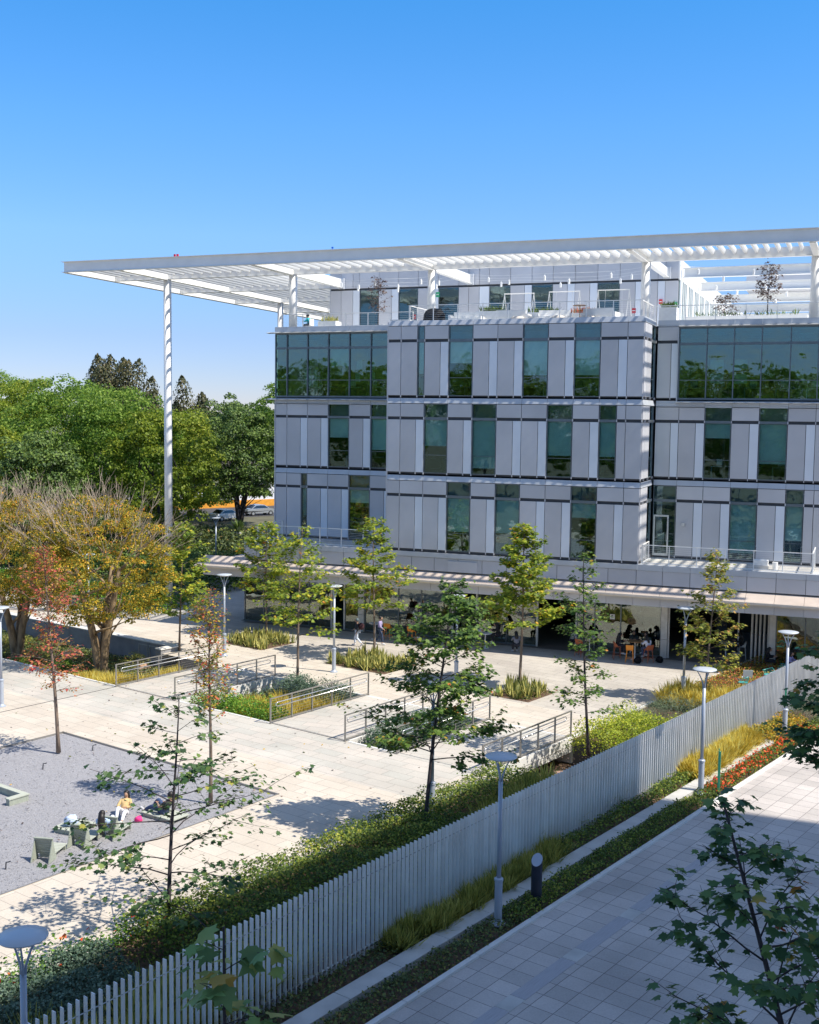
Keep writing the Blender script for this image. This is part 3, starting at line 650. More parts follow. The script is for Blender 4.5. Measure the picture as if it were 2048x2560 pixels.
b = MB(); b.box(-12, 28, 1.95, 12, Z + .004, Z + .012); b.box(-12, 28, 11.9, 12.1, Z, -2.3)
for x in (-4.9, 5.6, 11.2, 18.0): b.box(x, x + .15, 6.5, 11.9, Z, -2.3)
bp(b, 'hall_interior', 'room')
b = MB(); b.box(-11.6, 28, 1.4, 12, Z + .0125, Z + .016); bp(b, 'hall_floor', mat('hall_floor', (0.16, 0.145, 0.13), 0.8))
def gf_pane(x0, x1):
    f = MB(); f.box(x0, x0 + .035, 1.86, 1.96, Z + .02, -2.3); f.box(x1 - .035, x1, 1.86, 1.96, Z + .02, -2.3); f.box(x0 + .035, x1 - .035, 1.86, 1.96, Z + .02, Z + .10); f.box(x0 + .035, x1 - .035, 1.86, 1.96, -2.36, -2.3)
    w_ = bp(f, 'shopfront_window', 'frame'); p = MB(); p.box(x0 + .035, x1 - .035, 1.90, 1.91, Z + .1, -2.36); sub(p, 'pane', 'glass_gf', w_)
for a, c in ((-11.66, -10.27), (-10.27, -8.6), (-8.6, -6.95), (-6.95, -5.4), (-4.4, -3.45), (-3.0, -.74), (-.74, .78), (.78, 2.8), (4.45, 6.3), (6.3, 8.15), (10.62, 11.66), (11.66, 13.18), (13.18, 15.5), (21.8, 23.32), (23.32, 24.8), (24.8, 26.4)):
    gf_pane(a, c)
b = MB()
for x0, x1 in ((-5.4, -5.3), (-4.5, -4.4), (2.8, 2.9), (4.35, 4.45), (8.15, 8.25), (10.52, 10.62), (15.9, 15.98), (21.35, 21.43)): b.box(x0, x1, 1.84, 2.0, Z + .01, -2.3)
for x0, x1 in ((-5.3, -4.5), (2.9, 4.35), (8.25, 10.52), (15.98, 21.35)): b.box(x0, x1, 1.84, 2.0, -2.42, -2.31)
bp(b, 'opening_frame', 'frame_light')
for x0, x1 in ((-3.42, -3.03), (15.52, 15.88), (21.45, 21.78)):
    b = MB(); b.box(x0, x1, 1.7, 2.1, Z + .01, Z + 1.08); b.box(x0, x1, 1.7, 2.1, Z + 1.1, -2.3); bp(b, 'pillar', 'frame_light')
dl = MB()
for k in range(4): dl = MB(); x = 20.45 + k * .22; dl.box(x, x + .05, 2.0, 2.75, Z + .02, Z + .1); dl.box(x, x + .05, 2.0, 2.06, Z + .1, -2.5); dl.box(x, x + .05, 2.69, 2.75, Z + .1, -2.5); bp(dl, 'folding_door', 'frame_light')
for q_ in ((-4.47, -4.4, 1.99, 2.05), (-5.3, -5.22, 1.99, 2.05), (19.6, 19.68, 3.4, 3.5)): bp(MB().box(*q_, Z + .02, -2.4), 'door_leaf', 'frame_light')
b = MB(); b.box(-11.72, -11.66, 1.9, 12, Z, -2.3); bp(b, 'side_glass', 'glass_gf')
for x, y in ((18.6, 3.6), (20.1, 3.9), (19.5, 5.2), (17.0, 4.2)):
    b = MB(); b.lathe([(.02, .22), (.10, .2), (.17, .1), (.17, 0), (.1, -.08)], (x, y, -2.78), 14); b.tube([(x, y, -2.56), (x, y, -2.3)], .008, 4)
    o = b.build('pendant_lamp', 'warm'); tag(o, 'amber ball pendant lamp inside the wide cafe opening', 'lamp', 'amber pendants inside the cafe')
# notice on the cafe glass: plain sheet with a small dark emblem
b = MB(); b.box(12.55, 12.83, 1.86, 1.885, Z + 2.0, Z + 2.3); nb = bp(b, 'notice', 'white'); b = MB(); b.box(12.63, 12.66, 1.85, 1.859, Z + 2.1, Z + 2.22); b.box(12.7, 12.73, 1.85, 1.859, Z + 2.1, Z + 2.22); b.box(12.63, 12.73, 1.85, 1.859, Z + 2.22, Z + 2.25); sub(b, 'emblem', 'dark', nb)

# set-back top storey
PF = lambda u, d, z: (u, 12 - d, z)
bk = MB(PF); bk.box(-10.4, 14.35, -.2, -.06, 16.96, 18.2)
pan = MB(PF)
seg = [(-10.4, -9.55, P), (-9.55, -8.62, P), (-8.62, -8.1, 'L'), (-8.1, -6.6, Wn), (-6.6, -5.1, S), (-5.1, -3.62, Wn), (-3.62, -2.1, S), (-2.1, -.6, Wn), (-.6, .12, P), (.12, .88, P), (.88, 1.6, 'L'), (1.6, 3.1, Wn), (3.1, 4.6, S), (4.6, 6.06, Wn), (6.06, 7.56, S), (7.56, 9.08, S), (9.08, 10.55, Wn), (10.55, 12.1, S), (12.1, 13.02, P), (13.02, 13.5, 'L'), (13.5, 14.35, P)]
for a, c, k in seg:
    g = .014
    if k != Wn: bk.box(a, c, -.2, -.06, 13.4, 16.96)
    if k == Wn:
        f = MB(PF); f.box(a, a + .04, -.1, 0, 13.4, 16.95); f.box(c - .04, c, -.1, 0, 13.4, 16.95); f.box(a + .04, c - .04, -.1, 0, 16.9, 16.95)
        w_ = bp(f, 'window', 'frame'); p = MB(PF); p.box(a + .04, c - .04, -.07, -.06, 13.4, 16.9); sub(p, 'pane', 'glass', w_)
    elif k == S:
        mth = a + (c - a) * .66; pan.box(a + g, mth - g, -.05, .03, 13.4, 16.93); bp(MB(PF).box(mth + g, c - g, -.05, .022, 13.4, 16.93), 'light_panel', 'panel_light')
    elif k == 'L': bp(MB(PF).box(a + g, c - g, -.05, .022, 13.4, 16.93), 'light_panel', 'panel_light')
    else: pan.box(a + g, c - g, -.05, .03, 13.4, 16.93)
    pan.box(a + g, c - g, -.05, .03, 17.07, 18.25)
bp(pan, 'wall_panels', 'panel'); bp(bk, 'joint_backing', 'dark')
b = MB(); b.box(-10.45, 14.4, 11.9, 60, 18.26, 18.36); b.box(-10.45, -10.4, 12, 60, 13.4, 18.2); bp(b, 'penthouse_roof', 'ledge')
b = MB(); b.box(-10.3, 14.2, 19.8, 20, 13.4, 18.2)
for x in (-6, -.2, 7, 11): b.box(x, x + .1, 13.5, 19.8, 13.4, 18)
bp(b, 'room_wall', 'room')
b = MB(); b.box(14.33, 14.42, 12.0, 60, 17.0, 18.28)
for k in range(20):
    y = 12.3 + k * 2.9; b.box(14.33, 14.42, y, y + .9, 13.4, 17.0); b.box(14.33, 14.42, y + 1.5, y + 1.7, 13.4, 17.0); b.box(14.33, 14.42, y + 2.25, y + 2.4, 13.4, 17.0)
bp(b, 'east_wall', 'white')
b = MB(); b.box(14.36, 14.37, 12.1, 60, 13.4, 17.0); bp(b, 'east_glass', 'glass')
# terrace decks and the far roof volumes
b = MB(); b.box(-10.3, 28, 4.0, 12, 13.401, 13.44); b.box(-.7, 14.3, .15, 4.0, 13.401, 13.44); b.box(14.45, 60, 12, 70, 13.401, 13.44); bp(b, 'roof_terrace', 'white_soft')
b = MB(); b.box(17, 23, 28, 36, 17.9, 19.8); bp(b, 'rooftop_plant_room', 'panel')

# ------------------------------------------------------------------ roof canopy of white steel, resting on round columns
cn = thing('roof_canopy', 'huge flat white steel canopy with slats and round columns above the roof terrace', 'canopy', (0, 4.4, 17.2))
CL = tuple(cn.location)
def cp_(mb, name, m='white', smooth=False): return mb.build(name, m, cn, off=CL, smooth=smooth)
b = MB(); b.box(-23.6, 34, -1.02, -.96, 17.2, 17.86); b.box(-23.75, 34, -1.14, -.80, 17.83, 17.862); b.box(-23.75, 34, -1.10, -.84, 17.17, 17.2); cp_(b, 'fascia_beam')
rows = (4.4, 12.6, 20.9, 29.7)
for i, y in enumerate(rows):
    b = MB(); b.box(-23.4, 34 if i == 0 else -10.5, y - .05, y + .05, 17.2, 17.72); b.box(-23.4, 34 if i == 0 else -10.5, y - .16, y + .16, 17.18, 17.21); cp_(b, 'purlin')
for y in (12.6, 20.9, 29.7, 38.4, 47.0, 55.6):
    b = MB(); b.box(14.6, 60, y - .05, y + .05, 17.2, 17.74); b.box(14.5, 60, y - .2, y + .2, 17.16, 17.2); b.box(14.5, 60, y - .2, y + .2, 17.74, 17.78); cp_(b, 'purlin')
for x, y1 in ((-23.5, 38), (-19.2, 38), (-9.5, 12.0), (.25, 12.0), (13.6, 12.0), (23.0, 4.4), (33, 4.4)):
    b = MB(); b.box(x - .04, x + .04, -.95, y1, 17.15, 17.75); b.box(x - .17, x + .17, -.95, y1, 17.12, 17.15); cp_(b, 'main_beam')
for x in (-9.5, .25, 13.6):
    b = MB(); b.box(x - .25, x + .25, 11.72, 12.0, 17.05, 17.8); cp_(b, 'bracket', 'ledge')
def blades(x0, x1, y0, y1, sp=.735):
    b = MB(); x = x0; n = 10
    while x <= x1:
        vs = []
        for y in (y0, y1):
            for k in range(n):
                a = 2 * math.pi * k / n; ex, ez = math.cos(a) * .065, math.sin(a) * .175
                vs.append((x + ex * .97 + ez * .25, y, 17.58 + ez * .97 - ex * .25))
        b.add(vs, [tuple(range(n)), tuple(range(2 * n - 1, n - 1, -1))] + [(k, (k + 1) % n, n + (k + 1) % n, n + k) for k in range(n)])
        x += sp
    cp_(b, 'slats', smooth=False)
blades(-23.0, .1, -.78, 4.34); blades(.55, 34, -.78, 4.34, .602)
for k in range(3): blades(-23.0, -10.7, rows[k] + .06, rows[k + 1] - .06)
blades(-23.0, -10.7, 29.76, 38)
for x, y, zb, r in ((-19.2, 4.4, Z, .27), (-9.5, 4.4, 13.4, .27), (.25, 4.4, 13.4, .27), (13.6, 4.4, 13.4, .27), (23.0, 4.4, 13.4, .27), (-19.2, 20.9, Z, .24), (-19.2, 37.4, Z, .24), (33, 4.4, 13.4, .27)):
    b = MB(); b.lathe([(r, zb), (r, 17.15)], (x, y, 0), 28); cp_(b, 'column', smooth=True)
b = MB(); b.lathe([(.34, Z), (.34, Z + .1)], (-19.2, 4.4, 0), 20); cp_(b, 'column_base', 'concrete')
for x, lab in ((-15.0, 'pair of small red markers on top of the canopy edge'), (-4.1, 'small blue marker on top of the canopy edge')):
    b = MB()
    if x < -10: b.box(-.16, -.05, -.05, .05, 0, .16); b.box(.05, .16, -.05, .05, 0, .16)
    else: b.box(-.05, .05, -.05, .05, .06, .16); b.tube([(0, 0, 0), (0, 0, .08)], .01, 5)
    o = b.build('beam_marker', 'red' if x < -10 else mat('blue_marker', (.02, .15, .7), .5)); tag(o, lab, 'marker'); o.location = (x, -.97, 17.862)

# terrace railings
TG = 'white cable railings of the upper terrace'
rail('terrace_railing', 'white cable railing along the front edge of the middle roof terrace', (.35, .35), (14.1, .35), 13.44, 1.12, 10, 9, 'white', None, TG)
rail('terrace_railing', 'short railing returning beside the black covered grill', (.35, .45), (.35, 4.1), 13.44, 1.12, 4, 9, 'white', None, TG)
rail('terrace_railing', 'railing returning at the right corner of the middle roof terrace', (14.15, .45), (14.15, 4.05), 13.44, 1.12, 4, 9, 'white', None, TG)
rail('terrace_railing', 'railing of the left roof terrace in front of the seated person in teal', (-10.2, 4.15), (-.9, 4.15), 13.44, 1.12, 7, 9, 'white', None, TG)
rail('terrace_railing', 'railing of the right roof terrace above the wide green glass', (14.3, 4.15), (27.8, 4.15), 13.44, 1.12, 9, 9, 'white', None, TG)
DG = 'white cable railings of the podium decks'
rail('deck_railing', 'white railing on the left podium deck above the sycamores', (-9.83, .25), (-1.0, .25), -.06, 1.05, 7, 9, 'white', None, DG)
rail('deck_railing', 'side railing closing the left end of the left podium deck', (-9.83, .35), (-9.83, 3.6), -.06, 1.05, 3, 9, 'white', None, DG)
rail('deck_railing', 'white railing on the right podium deck below the narrow door', (14.57, .25), (23.6, .25), -.06, 1.05, 7, 9, 'white', None, DG)
rail('deck_railing', 'side railing at the right end of the right podium deck', (23.6, .35), (23.6, 3.6), -.06, 1.05, 4, 9, 'white', None, DG)
rail('deck_railing', 'stub railing beside the narrow white door of the right deck', (14.6, .4), (14.6, 2.2), -.06, 1.05, 3, 9, 'white', None, DG)

# ------------------------------------------------------------------ the taller building behind the camera that shades the foreground
nb_ = thing('neighbour_building', 'tall pale office block beside the viewpoint that casts the big shadow on the walkway', 'building', (55, -60, Z))
b = MB(); b.prism([(46.3, -24.1), (75, -24.1), (75, -88), (28.1, -88)], Z, Z + 44); rel(b, 'wall', 'white', nb_)
b = MB()
ux, uy = SA * -1, CA
for fl in range(9):
    for k in range(26):
        t0 = -4 - k * 4.4; s0 = 51.15
        x0, y0 = W(s0 - .04, 0); # windows lie on the plaza-facing wall
        p0 = W(s0 - .03, t0 - 29); p1 = W(s0 - .03, t0 - 31.8)
        if p0[1] < -28 and p1[1] > -86:
            z0 = Z + 1 + fl * 4.4; b.add([(p0[0], p0[1], z0), (p1[0], p1[1], z0), (p1[0], p1[1], z0 + 2.4), (p0[0], p0[1], z0 + 2.4)], [(0, 1, 2, 3)])
rel(b, 'window_bands', 'car_glass', nb_)

# ------------------------------------------------------------------ plants
def curve(p0, d, L, n, rg, up=0.0, wob=.12):
    pts = [Vector(p0)]; d = Vector(d).normalized()
    for k in range(n):
        d = (d + Vector((rg.gauss(0, wob), rg.gauss(0, wob), up + rg.gauss(0, wob * .6)))).normalized(); pts.append(pts[-1] + d * (L / n))
    return pts
def interp(pr, t):
    for (a, x), (b, y) in zip(pr, pr[1:]):
        if t <= b: return x + (y - x) * (t - a) / max(1e-6, b - a)
    return pr[-1][1]
def sapling(name, label, x, y, h, z0, prof, nb, nleaf, ls, seed, lm, lean=(0, 0), tr=.05, group='young street trees planted in the plaza', bm='bark', zb=Z, elev=.5, droop=.5, shape=MAPLE, ntw=4, bend=None, cat='tree', splay=.09):
    rg = random.Random(seed); g = np.random.default_rng(seed)
    root = thing(name, label, cat, (x, y, zb), 0, group)
    tp = []; n = 12; ph = rg.uniform(0, 6)
    for k in range(n + 1):
        t = k / n; o = bend(t) if bend else (0, 0)
        tp.append(Vector((lean[0] * t + o[0] + .035 * math.sin(ph + 5 * t) * h / 8, lean[1] * t + o[1] + .035 * math.cos(ph + 4 * t) * h / 8, h * t)))
    tb = MB(); tb.tube(tp, [tr * (1 - .88 * (k / n)) + .006 + (.25 * tr if k == 0 else 0) for k in range(n + 1)], 8)
    C, N, T = [], [], []
    def at(t):
        f = t * n; i = min(n - 1, int(f)); return tp[i].lerp(tp[i + 1], f - i)
    for i in range(nb):
        t = z0 + (1 - z0) * (i + rg.random()) / nb; t = min(t, .985); L = interp(prof, t) * rg.uniform(.7, 1.12)
        azi = i * 2.399 + rg.uniform(-.5, .5); e = elev * (.5 + .8 * t) + rg.uniform(-.15, .2)
        d = Vector((math.cos(azi) * math.cos(e), math.sin(azi) * math.cos(e), math.sin(e)))
        pts = curve(at(t), d, L, 5, rg, -.03, .1)
        tb.tube(pts, [tr * .24 * (1 - .15 * k) * (L / 1.6) ** .5 * (1 - t * .5) + .003 for k in range(6)], 5)
        lines = [(pts, L, .25)]
        for q in range(ntw if L > .5 else 2):
            f = rg.uniform(.3, .95) * 5; j = min(4, int(f)); p = pts[j].lerp(pts[j + 1], f - j)
            dd = (pts[j + 1] - pts[j]).normalized(); side = Vector((-dd.y, dd.x, rg.uniform(-.1, .4))) * rg.choice((-1, 1))
            tw = curve(p, dd * .6 + side * .8, L * rg.uniform(.25, .5), 3, rg, 0, .12); tb.tube(tw, [.007, .005, .004, .003], 4); lines.append((tw, L * .35, .2))
        for ln, LL, s0 in lines:
            m = max(3, int(1.75 * nleaf * LL / (1 + LL * .15))); 
            for _ in range(m):
                f = (s0 + (1 - s0) * rg.random() ** .7) * (len(ln) - 1); j = min(len(ln) - 2, int(f)); p = ln[j].lerp(ln[j + 1], f - j)
                dd = ln[j + 1] - ln[j]; dd.normalize(); o = Vector((rg.gauss(0, splay), rg.gauss(0, splay), rg.gauss(-.03, splay * .7)))
                C.append(p + o); T.append(Vector((dd.x, dd.y, 0)) * .6 + o * 5 + Vector((rg.gauss(0, .35), rg.gauss(0, .35), -droop)))
                N.append(Vector((rg.gauss(0, .38), rg.gauss(0, .38), 1)) + Vector((dd.x, dd.y, 0)) * .35)
    tb.build('trunk', bm, root, smooth=True)
    C = np.array(C, float); N = np.array(N, float); T = np.array(T, float)
    nmesh('crown', leaves(C, N, T, ls * 1.12 * g.uniform(.6, 1.2, len(C)), shape), lm, root)
    return root
SYP = [(0, 1.6), (.25, 1.9), (.45, 1.6), (.7, 1.05), (.9, .5), (1, .2)]
WIDE = [(0, 2.2), (.3, 2.4), (.5, 1.6), (.75, 1.0), (1, .35)]
G1 = 'young sycamores planted in the plaza'
sapling('sycamore_tree', 'tall central sycamore with dark lower boughs rising from the hedge at the fence', 13.07, -29.83, 8.3, .30, [(.2, 2.6), (.34, 2.6), (.42, 2.1), (.52, 1.6), (.62, 2.0), (.72, 1.7), (.85, 1.3), (1, .4)], 54, 21, .125, 11, 'lf_syc', (.75, .2), .075, G1, 'bark_dark', elev=.42, ntw=4)
sapling('sycamore_tree', 'thin open sycamore in front of the gravel loungers in the lower left', 9.5, -39.25, 6.35, .12, [(0, 2.1), (.2, 3.2), (.45, 3.0), (.6, 2.6), (.72, 1.5), (.82, 1.2), (1, .35)], 31, 9, .13, 12, leafmat('open_sycamore_leaf', [(0, (.022, .055, .022)), (.5, (.045, .095, .03)), (.88, (.11, .17, .04)), (1, (.26, .25, .05))], .3), (.25, .1), .06, G1, 'bark_dark', elev=.35, ntw=3)
sapling('sycamore_tree', 'yellow-green sycamore rising from the lavender of the middle garden', -.42, -12.58, 7.9, .3, [(.2, 1.7), (.35, 2.2), (.6, 1.9), (.8, 1.2), (1, .4)], 36, 13, .15, 13, 'lf_syc_lit', (.2, .1), .07, G1)
sapling('sycamore_tree', 'yellow-green sycamore in the snake plants behind the two walking people', .62, -5.13, 7.9, .34, [(.3, 1.5), (.45, 2.1), (.65, 2.0), (.82, 1.2), (1, .4)], 42, 15, .155, 14, 'lf_syc_lit', (-.1, .1), .07, G1)
sapling('sycamore_tree', 'dense conical yellow-green sycamore in the snake plants right of the central tree', 10.22, -8.83, 8.3, .36, [(.3, 2.0), (.42, 2.3), (.6, 1.6), (.8, 1.2), (1, .35)], 56, 20, .155, 15, 'lf_syc_lit', (.1, .1), .075, G1)
sapling('sycamore_tree', 'slender sparse sycamore behind the fence by the rightmost balustrade', 15.97, -18.74, 8.25, .2, [(.15, 1.4), (.3, 1.7), (.42, .9), (.55, 1.5), (.75, 1.1), (1, .3)], 38, 11, .13, 16, 'lf_syc', (-.45, .1), .06, G1, 'bark_dark')
sapling('sycamore_tree', 'bronze-tinted sycamore in front of the wide open cafe doors', 19.26, -7.9, 7.2, .2, [(.15, 1.2), (.35, 1.6), (.6, 1.4), (.8, .9), (1, .5)], 42, 14, .14, 17, leafmat('bronzed_sycamore_leaf', [(0, (.07, .10, .02)), (.45, (.19, .22, .035)), (.78, (.34, .31, .06)), (.94, (.42, .26, .08)), (1, (.36, .12, .04))], .45), (.3, .1), .06, G1)
sapling('sycamore_tree', 'leftmost of the yellow-green sycamores before the stone canopy, in the farthest snake plants', -7.88, -2.18, 6.9, .3, [(.2, 1.7), (.4, 2.2), (.7, 1.8), (1, .5)], 40, 15, .16, 18, 'lf_syc_lit', (0, .1), .06, G1)
sapling('sycamore_tree', 'green and orange tipped sycamore beside the tall white column, behind the retaining wall end', -10.28, -8.04, 7.4, .22, [(.1, 1.3), (.3, 2.0), (.6, 1.8), (.85, 1.0), (1, .3)], 42, 15, .16, 19, 'lf_syc_lit', (.1, .1), .06, G1)
FG = 'dark sycamores close to the viewpoint'
sapling('sycamore_tree', 'large dark sycamore with rusty leaves at the bottom right, close to the viewpoint', 26.6, -50.1, 8.4, .25, [(0, 1.3), (.35, 2.2), (.6, 1.95), (.78, 1.35), (.9, .8), (1, .22)], 44, 9, .15, 21, 'lf_syc_dark', (-2.3, 2.0), .085, FG, 'bark_dark', elev=.55, droop=.9, ntw=5, bend=lambda t: (.25 * math.sin(t * 3.1), 0))
sapling('sycamore_tree', 'dark sycamore top with hanging yellowing leaves, cut by the bottom edge before the fence', 20.05, -54.15, 8.3, .6, [(0, .3), (.6, .95), (.8, .8), (.93, .45), (1, .18)], 13, 4.5, .23, 22, leafmat('yellowing_near_leaf', [(0, (.09, .16, .06)), (.5, (.15, .26, .09)), (.75, (.30, .28, .08)), (.9, (.34, .22, .05)), (1, (.30, .12, .06))], .4), (-.15, .3), .05, FG, 'bark_dark', elev=.25, droop=1.2, ntw=2)
sapling('sycamore_tree', 'dark sycamore reaching in from the right edge over the orange flowers', 26.12, -37.75, 8.9, .62, [(0, .3), (.6, 1.5), (.72, 1.8), (.85, 1.6), (1, .7)], 34, 16, .15, 23, 'lf_syc_dark', (-.1, 0), .07, FG, 'bark_dark', elev=.2, droop=.9)
RG = 'slender red-leaved trees at the gravel'
sapling('red_tree', 'slender crimson and orange tree standing in the gravel corner on the left', -3.68, -27.13, 8.2, .30, [(.2, .5), (.32, 1.2), (.42, 1.5), (.5, .9), (.56, .7), (.66, 1.5), (.85, 1.0), (1, .3)], 70, 9, .095, 31, 'lf_red', (-.5, 0), .075, RG, 'bark', elev=.75, droop=.3, shape=STAR, splay=.09)
sapling('red_tree', 'slender half bare red, green and yellow tree in the gravel by the resting people', 5.0, -29.83, 7.3, .40, [(.3, .5), (.42, .9), (.6, 1.1), (.8, 1.1), (1, .4)], 64, 9, .09, 32, 'lf_redgreen', (.05, 0), .065, RG, 'bark', elev=.85, droop=.3, shape=STAR, splay=.09)

def blob_crown(rg, g, c, rad, ncl, per, cl_r, ls, shape=DIAM, shell=.55, seed_noise=None):
    """leaf clusters spread over and through an uneven ellipsoid"""
    c = np.array(c, float); rad = np.array(rad, float)
    u = unit(g.normal(size=(ncl, 3))); rr_ = g.uniform(shell, 1.0, (ncl, 1)) ** .6
    cc = c + u * rad * rr_; cc = cc[cc[:, 2] > c[2] - rad[2] * .75]
    cr = cl_r * g.uniform(.6, 1.25, len(cc))
    m = per
    v = unit(g.normal(size=(len(cc), m, 3)).reshape(-1, 3)); v[:, 2] = np.abs(v[:, 2]) * .9 + v[:, 2] * .1 - .15
    q = (g.uniform(.55, 1.0, len(v)) ** .5)[:, None]
    P_ = np.repeat(cc, m, 0) + v * np.repeat(cr, m)[:, None] * q * np.array([1, 1, .75])
    N_ = v + g.normal(0, .45, v.shape) + np.array([0, 0, .35]); T_ = v * .6 + g.normal(0, .6, v.shape) + np.array([0, 0, -.5])
    return leaves(P_, N_, T_, ls * g.uniform(.55, 1.25, len(P_)), shape)
def big_tree(name, label, x, y, zb, h, rad, zc, ncl, per, clr, ls, lm, bm, tr, seed, group=None, forks=3, fz=2.0, twigs=0, twl=1.2, shell=.5, shape=DIAM, lowbranch=0):
    rg = random.Random(seed); g = np.random.default_rng(seed)
    r = thing(name, label, 'tree', (x, y, zb), 0, group); tb = MB()
    for k in range(forks):
        a = 2 * math.pi * k / forks + rg.uniform(-.4, .4); sp = .28 if forks > 1 else 0
        base = Vector((math.cos(a) * tr * .35, math.sin(a) * tr * .35, -.1)); pts = [base, base + Vector((0, 0, fz * .4))]
        for q in range(1, 5): pts.append(Vector((math.cos(a) * sp * q * .9 * rad[0] / 3, math.sin(a) * sp * q * .9 * rad[1] / 3, fz * .4 + (zc - fz * .4) * q / 4)))
        tb.tube(pts, [tr * 1.15, tr * .8, tr * .66, tr * .55, tr * .42, tr * .25], 9)
        for j in range(7):
            f = rg.uniform(.35, 1) * 5; i = min(4, int(f)); p = pts[i].lerp(pts[i + 1], f - i); az_ = rg.uniform(0, 6.28); e = rg.uniform(.2, 1.1)
            L = rad[0] * rg.uniform(.5, .85); bp_ = curve(p, (math.cos(az_) * math.cos(e), math.sin(az_) * math.cos(e), math.sin(e)), L, 4, rg, .02, .12)
            tb.tube(bp_, [tr * .3, tr * .22, tr * .15, tr * .09, tr * .05], 5)
    tb.build('trunk', bm, r, smooth=True)
    if twigs:
        tw = MB(); u = unit(g.normal(size=(twigs * 2, 3)))
        u = u[u[:, 2] > .12][:twigs]
        for v in u:
            p = Vector(v * np.array(rad) * .78) + Vector((0, 0, zc)); d = Vector(v) + Vector((0, 0, .5)); L = twl * rg.uniform(.6, 1.2)
            ln = curve(p, d, L, 4, rg, .03, .16); tw.tube(ln, [.022, .017, .013, .009, .006], 4, cap=False)
            for _ in range(4):
                i = rg.randint(1, 3); tw.tube(curve(ln[i], d + Vector((rg.gauss(0, .7), rg.gauss(0, .7), .2)), L * .5, 3, rg, .05, .15), [.011, .008, .006, .004], 3, cap=False)
        tw.build('bare_twigs', 'twig', r)
    nmesh('crown', blob_crown(rg, g, (0, 0, zc), rad, ncl, per, clr, ls, shape, shell), lm, r)
    return r
YG = 'round yellow-leaved trees in the sunken garden'
big_tree('fringe_tree', 'big round orange and olive tree topped with bare twigs, beside the white column', -12.4, -12.55, Z - 1.1, 11.2, (4.1, 4.1, 3.8), 6.4, 400, 115, .50, .105, 'lf_olive', 'bark_big', .34, 41, YG, 3, 2.4, 190, 1.9)
big_tree('fringe_tree', 'round orange and olive tree cut by the left edge of the photo', -18.9, -11.6, Z - 1.1, 11.0, (4.0, 4.0, 3.6), 6.4, 320, 110, .50, .105, 'lf_olive', 'bark_big', .32, 42, YG, 3, 2.4, 240, 1.9)
big_tree('fringe_tree', 'orange and olive tree just outside on the left behind the sunken garden', -25.5, -8.5, Z - .5, 10.5, (3.6, 3.6, 3.0), 6.9, 150, 90, .62, .11, 'lf_olive', 'bark_big', .3, 43, YG, 3, 2.4, 160, 1.4)
BT = 'large trees along the street behind the plaza'
for k, (x, y, top, rx, rz, ml, lab) in enumerate([
    (-68, 34, 12.6, 7.5, 7.0, 'lf_bright', 'bright green tree at the far left edge of the tree line'),
    (-58, 36, 11.6, 7.0, 7.2, 'lf_yellowgreen', 'yellow-green tree second from the left in the tree line'),
    (-49.5, 33, 11.5, 7.0, 7.4, 'lf_bright', 'bright green domed tree in front of the dark cypresses'),
    (-42.0, 31, 10.4, 6.2, 7.2, 'lf_bright', 'bright green tree left of the tall white column'),
    (-36.6, 30, 9.0, 5.4, 6.6, 'lf_yellowgreen', 'yellow-green tree directly behind the tall white column'),
    (-52, 22, 7.4, 5.6, 5.6, 'lf_yellowgreen', 'low olive tree in front of the bright tree line on the left'),
    (-44, 20, 6.0, 5.0, 5.0, 'lf_dark', 'dark green tree low behind the orange-leaved trees'),
    (-54, 62, 8.6, 7.5, 7.0, 'lf_yellowgreen', 'distant yellow-green tree in the dip of the tree line'),
    (-44.5, 58, 10.4, 6.0, 7.0, 'lf_dark', 'dark green tree rising beside the left corner of the building'),
    (-37.5, 46, 8.6, 5.0, 5.6, 'lf_dark', 'dark leafy tree with exposed limbs standing before the street cars'),
    (-33.8, 52, 12.8, 5.2, 7.0, 'lf_bright', 'green tree touching the left corner of the building at the top storey'),
    (-70, 75, 9.8, 9.0, 7.5, 'lf_dark', 'distant dark tree mass behind the white street wall'),
    (-85, 60, 13.5, 9.0, 8.0, 'lf_bright', 'far bright tree partly outside the left edge')]):
    zc = top - rz - Z; lowpt = 5.4 if k == 9 else 0
    big_tree('broadleaf_tree', lab, x, y, Z, 0, (rx, rx, rz * .98), zc, int(30 * rx), 150, rx * .22, .25, ml, 'bark_dark', .3, 60 + k, BT, 3 if k == 9 else 2, 3.0, 0, 1, .6)
